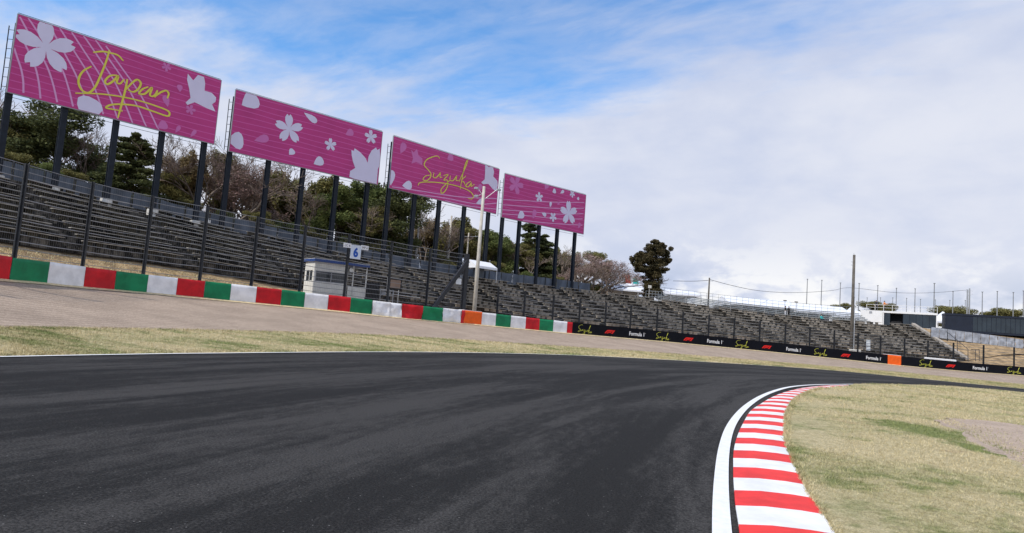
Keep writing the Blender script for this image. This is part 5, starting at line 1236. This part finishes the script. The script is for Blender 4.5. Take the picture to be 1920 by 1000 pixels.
# ------------------------------------------------------------------ people
M_SKIN = mat('skin', (.50, .33, .25), .6, .05); M_HAIR = mat('black_hair', (.012, .010, .009), .6, .1)
def cloth(name, col): return mat(name, col, .85, .12, 8)
def person(label, foot, face, top, legs, pose='stand', hat=None, H=1.70):
    """one skinned figure; face = heading angle; arms and legs posed per figure"""
    o = thing('person', label, 'person', foot); k = H/1.72
    V = []; E = []; R = []
    def add(p, r, par=None):
        V.append(p); R.append(r)
        if par is not None: E.append((par, len(V)-1))
        return len(V)-1
    sit = pose == 'sit'; dz = -.42 if sit else 0
    pel = add((0, 0, .95+dz), .135); sp1 = add((0, .01, 1.12+dz), .125, pel); ch = add((0, .02, 1.32+dz), .15, sp1); nk = add((0, .01, 1.47+dz), .06, ch); hd = add((0, -.01, 1.55+dz), .075, nk); hd2 = add((0, -.015, 1.64+dz), .095, hd); add((0, 0, 1.70+dz), .06, hd2)
    for sd in (-1, 1):
        sh = add((sd*.18, .02, 1.40+dz), .062, ch)
        if pose == 'reach' or (pose == 'walk' and sd > 0): el = (sd*.25, -.14, 1.20+dz); hn_ = (sd*.20, -.36, 1.22+dz)
        elif sit: el = (sd*.26, -.06, 1.14+dz); hn_ = (sd*.16, -.30, 1.06+dz)
        else: el = (sd*.27, .05, 1.13+dz); hn_ = (sd*.28, -.04, .90+dz)
        e = add(el, .045, sh); h = add(hn_, .034, e); d = (Vector(hn_)-Vector(el)).normalized(); pm = Vector(hn_)+d*.07; pi_ = add(tuple(pm), .03, h)
        for f in range(4): add(tuple(pm+d*(.075, .09, .085, .065)[f]+Vector((0, (f-1.5)*.02, -.012))), .009, pi_)
        add(tuple(pm+Vector((-sd*.035, -.03, 0))), .010, h)
        hip = add((sd*.095, 0, .88+dz), .095, pel)
        if sit: kn, an = (sd*.12, -.42, .50), (sd*.12, -.40, .09)
        elif pose == 'walk': kn, an = (sd*.10, -.10*sd, .50), (sd*.10, -.06-.12*sd+.12, .09)
        else: kn, an = (sd*.11, -.02, .50), (sd*.12, .02, .09)
        k_ = add(kn, .066, hip); a_ = add(an, .045, k_); add((an[0], an[1]-.15, .045), .04, a_)
    me = bpy.data.meshes.new('body'); me.from_pydata(V, E, []); ob_ = bpy.data.objects.new('body', me); COL.objects.link(ob_)
    sk = ob_.modifiers.new('s', 'SKIN'); sk.use_smooth_shade = True
    for i, v in enumerate(me.skin_vertices[0].data): v.radius = (R[i], R[i]); v.use_root = (i == 0)
    ob_.modifiers.new('d', 'SUBSURF').levels = 1
    bpy.context.view_layer.update(); m2 = bpy.data.meshes.new_from_object(ob_.evaluated_get(bpy.context.evaluated_depsgraph_get())); bpy.data.objects.remove(ob_)
    m2.materials.clear()
    for mm in (M_SKIN, top, legs, M_BLK): m2.materials.append(mm)
    for pl in m2.polygons:
        c = pl.center; z = c.z-dz
        if c.z < .11: pl.material_index = 3
        elif z < .97 and abs(c.x) < .24 and not (sit and c.z > .62) and z < .97: pl.material_index = 2
        elif z < 1.475 and not (abs(c.x) > .14 and z < 1.02): pl.material_index = 1
        else: pl.material_index = 0
        if sit and c.z < .56: pl.material_index = 2 if c.z > .11 else 3
    b_ = link('body', m2, o)
    hm = MB(); rows = []
    for i in range(6):
        th = PI*.5*i/5; rows.append([Vector((.105*math.cos(th)*math.cos(a), .012+.115*math.cos(th)*math.sin(a), 1.635+dz+.105*math.sin(th)+(.0 if math.sin(a) < -.3 else -.06*(1-i/5)))) for a in np.linspace(0, 2*PI, 13)])
    hm.grid(rows); hm.build('hair', hat or M_HAIR, o, world=False, smooth=True)
    fm = MB(); fm.add([Vector((-.012, -.118, 1.60+dz)), Vector((.012, -.118, 1.60+dz)), Vector((0, -.137, 1.598+dz)), Vector((0, -.114, 1.635+dz))], [(0, 1, 2), (1, 3, 2), (3, 0, 2)]); fm.build('nose', M_SKIN, o, world=False)
    em = MB()
    for sx in (-.035, .035): em.box((sx, -.108, 1.64+dz), (.026, .012, .010))
    em.box((0, -.105, 1.565+dz), (.045, .012, .009)); em.build('eyes_and_mouth', M_HAIR, o, world=False)
    o.rotation_euler.z = face; o.scale = (k, k, k); return o
def crest_foot(px, back, dz=0):
    s = float(np.interp(px, PXST, STL.s)); p = STL.at(s); t_ = STL.tan(s); return p+Vector((-t_.y, t_.x, 0))*back+Z*dz
p1 = crest_foot(1469.5, -.45); p2 = crest_foot(1476, -.45); p3 = crest_foot(1532, -1.9)
person('person in black top and white trousers standing on the stand crest, left of the pair', p1, rad(60), cloth('black_top', (.02, .02, .022)), cloth('white_trousers', (.6, .6, .62)), 'reach')
person('person in dark clothing standing on the stand crest, right of the pair', p2, rad(-50), cloth('charcoal_top', (.035, .035, .04)), cloth('dark_trousers', (.02, .02, .025)), 'walk')
person('person in a teal top sitting on the upper rows of the far stand', crest_foot(1532, -1.35, -.38), rad(20), cloth('teal_top', (.05, .38, .38)), cloth('navy_trousers', (.02, .022, .035)), 'sit')
o0, ex, ey, L, h = CONT
person('person in dark clothes on the white container roof, beside the one in orange', o0-ex*1.05+ey*1.0+Z*(h+.02), rad(-20), cloth('dark_jacket', (.03, .03, .035)), cloth('black_trousers', (.015, .015, .018)), 'stand')
person('person in an orange jacket standing on the white container roof', o0+ex*.1+ey*1.2+Z*h, rad(30), cloth('orange_jacket', (.75, .25, .05)), cloth('brown_trousers', (.05, .045, .04)), 'reach')

# ------------------------------------------------------------------ grass blades
def blades(name, label, pts, hgt, wid, m, seed):
    rng = np.random.default_rng(seed); n = len(pts); a = rng.random(n)*2*PI; ln = rng.random(n)*2*PI
    d = np.stack([np.cos(a), np.sin(a), np.zeros(n)], 1); h = hgt*(.5+.9*rng.random(n)); w_ = wid*(.7+.6*rng.random(n))
    lean = np.stack([np.cos(ln), np.sin(ln), np.zeros(n)], 1)*(h*(.3+.9*rng.random(n)))[:, None]
    tip = pts+lean+np.array([0, 0, 1.0])*h[:, None]
    v = np.stack([pts-d*w_[:, None], pts+d*w_[:, None], tip], 1).reshape(-1, 3)
    me = bpy.data.meshes.new(name); me.vertices.add(len(v)); me.vertices.foreach_set('co', v.ravel()); me.loops.add(3*n); me.loops.foreach_set('vertex_index', np.arange(3*n))
    me.polygons.add(n); me.polygons.foreach_set('loop_start', np.arange(n)*3); me.materials.append(m); me.update(calc_edges=True)
    return tag(link(name, me), label, 'grass', None, 'stuff')
rng = np.random.default_rng(3)
loop2 = np.array([(p.x, p.y) for p in loop])
def inside(P, poly):
    c = np.zeros(len(P), bool); j = len(poly)-1
    for i in range(len(poly)):
        xi, yi = poly[i]; xj, yj = poly[j]
        c ^= ((yi > P[:, 1]) != (yj > P[:, 1])) & (P[:, 0] < (xj-xi)*(P[:, 1]-yi)/(yj-yi+1e-12)+xi); j = i
    return c
# infield region polygon
ip = np.array([(p.x, p.y) for p in inner]); region = np.vstack([ip, [[110, 30], [95, 12], [60, -10], [16, -12]]])
N = 560000
r = np.exp(rng.uniform(math.log(3.2), math.log(62), N)); th = rng.uniform(rad(-2), rad(62), N)
P2 = np.stack([r*np.sin(th), r*np.cos(th)], 1); ins = inside(P2, loop2); dl = np.full(len(P2), 9.0); ii = np.where(ins)[0]
dl[ii] = np.min(np.linalg.norm(P2[ii][:, None, :]-loop2[None], axis=2), axis=1)
ok = inside(P2, region) & (~ins | (rng.random(len(P2)) < np.exp(-dl/.45)*.9)); P2 = P2[ok]; r = r[ok]
zz = np.array([ztrack(x) for x in P2[:, 0]])
nz_ = np.array([mnoise.noise(Vector((x, y, 0))*.25) for x, y in P2]); 
pts = np.stack([P2[:, 0], P2[:, 1], zz+.04+.05*nz_+np.where(dl[ok] < 8, .085, 0)], 1)
sc = np.clip(r/7, .8, 7)
blades('infield_grass', 'short dry lawn with green patches inside the bend', pts+np.array([0, 0, .0]), .024*sc**.5, .0024*sc**.85, M_LAWNB, 1)
# tufts creeping over the kerb edge
kt = []
for s_ in rng.uniform(4, KR.L-6, 9000):
    p_ = KR.at(s_); t_ = KR.tan(s_); nr_ = Vector((t_.y, -t_.x, 0)); kt.append(tuple(p_+nr_*(abs(rng.normal(0, .05))-.025*(1+mnoise.noise(p_*3)))-Z*.005))
kt = np.array(kt); kd = np.linalg.norm(kt, axis=1)
blades('kerb_edge_grass', 'ragged tufts of grass along the edge of the striped kerb', kt, .035*np.clip(kd/8, .8, 3)**.6, .003*np.clip(kd/7, .8, 4), M_LAWNB, 8)
# verge
M_ = 170000; i = rng.random(M_)*(len(OD)-1.001); fi = i.astype(int); fr_ = i-fi; t_ = rng.random(M_)*.97+.02
A = np.array([tuple(p) for p in OD]); Bq = np.array([tuple(p) for p in BD]); Gq = np.array(GD)
o_ = A[fi]*(1-fr_)[:, None]+A[fi+1]*fr_[:, None]; b_ = Bq[fi]*(1-fr_)[:, None]+Bq[fi+1]*fr_[:, None]; g_ = (Gq[fi]*(1-fr_)+Gq[fi+1]*fr_)*t_*1.03
q = o_+(b_-o_)*g_[:, None]; q[:, 2] = o_[:, 2]+(b_[:, 2]-o_[:, 2])*g_**1.5+.01
dist = np.linalg.norm(q, axis=1); keep = (dist < 95) & (q[:, 1] > 4); q = q[keep]; dist = dist[keep]
blades('verge_grass', 'patchy straw and green grass verge beyond the outer white line', q, .05*np.clip(dist/20, .8, 3)**.5, .0075*np.clip(dist/20, .6, 3), M_VERGEB, 2)
# dry tufts on the bank behind the barrier
K = 26000; s_ = rng.uniform(s_of_px(-150), s_of_px(1000), K); bk = rng.uniform(1.2, 8.0, K); out_ = []
for a, c in zip(s_[:K], bk):
    p_ = BL.at(a); t2 = BL.tan(a); out_.append(p_+Vector((-t2.y, t2.x, 0))*c)
bankobj = bpy.data.objects['dry_grass_bank']; bpy.context.view_layer.update(); oo_ = []
for p_ in out_:
    hit, loc, nn_, ix = bankobj.ray_cast(Vector((p_.x, p_.y, 30)), Vector((0, 0, -1)))
    if hit: oo_.append(tuple(loc))
M_DRYB = grass_mat('bank_blades', -.05, True)
blades('bank_grass', 'dry brown grass on the bank between the barrier and the stand', np.array(oo_), np.full(len(oo_), .13), np.full(len(oo_), .02), M_DRYB, 4)
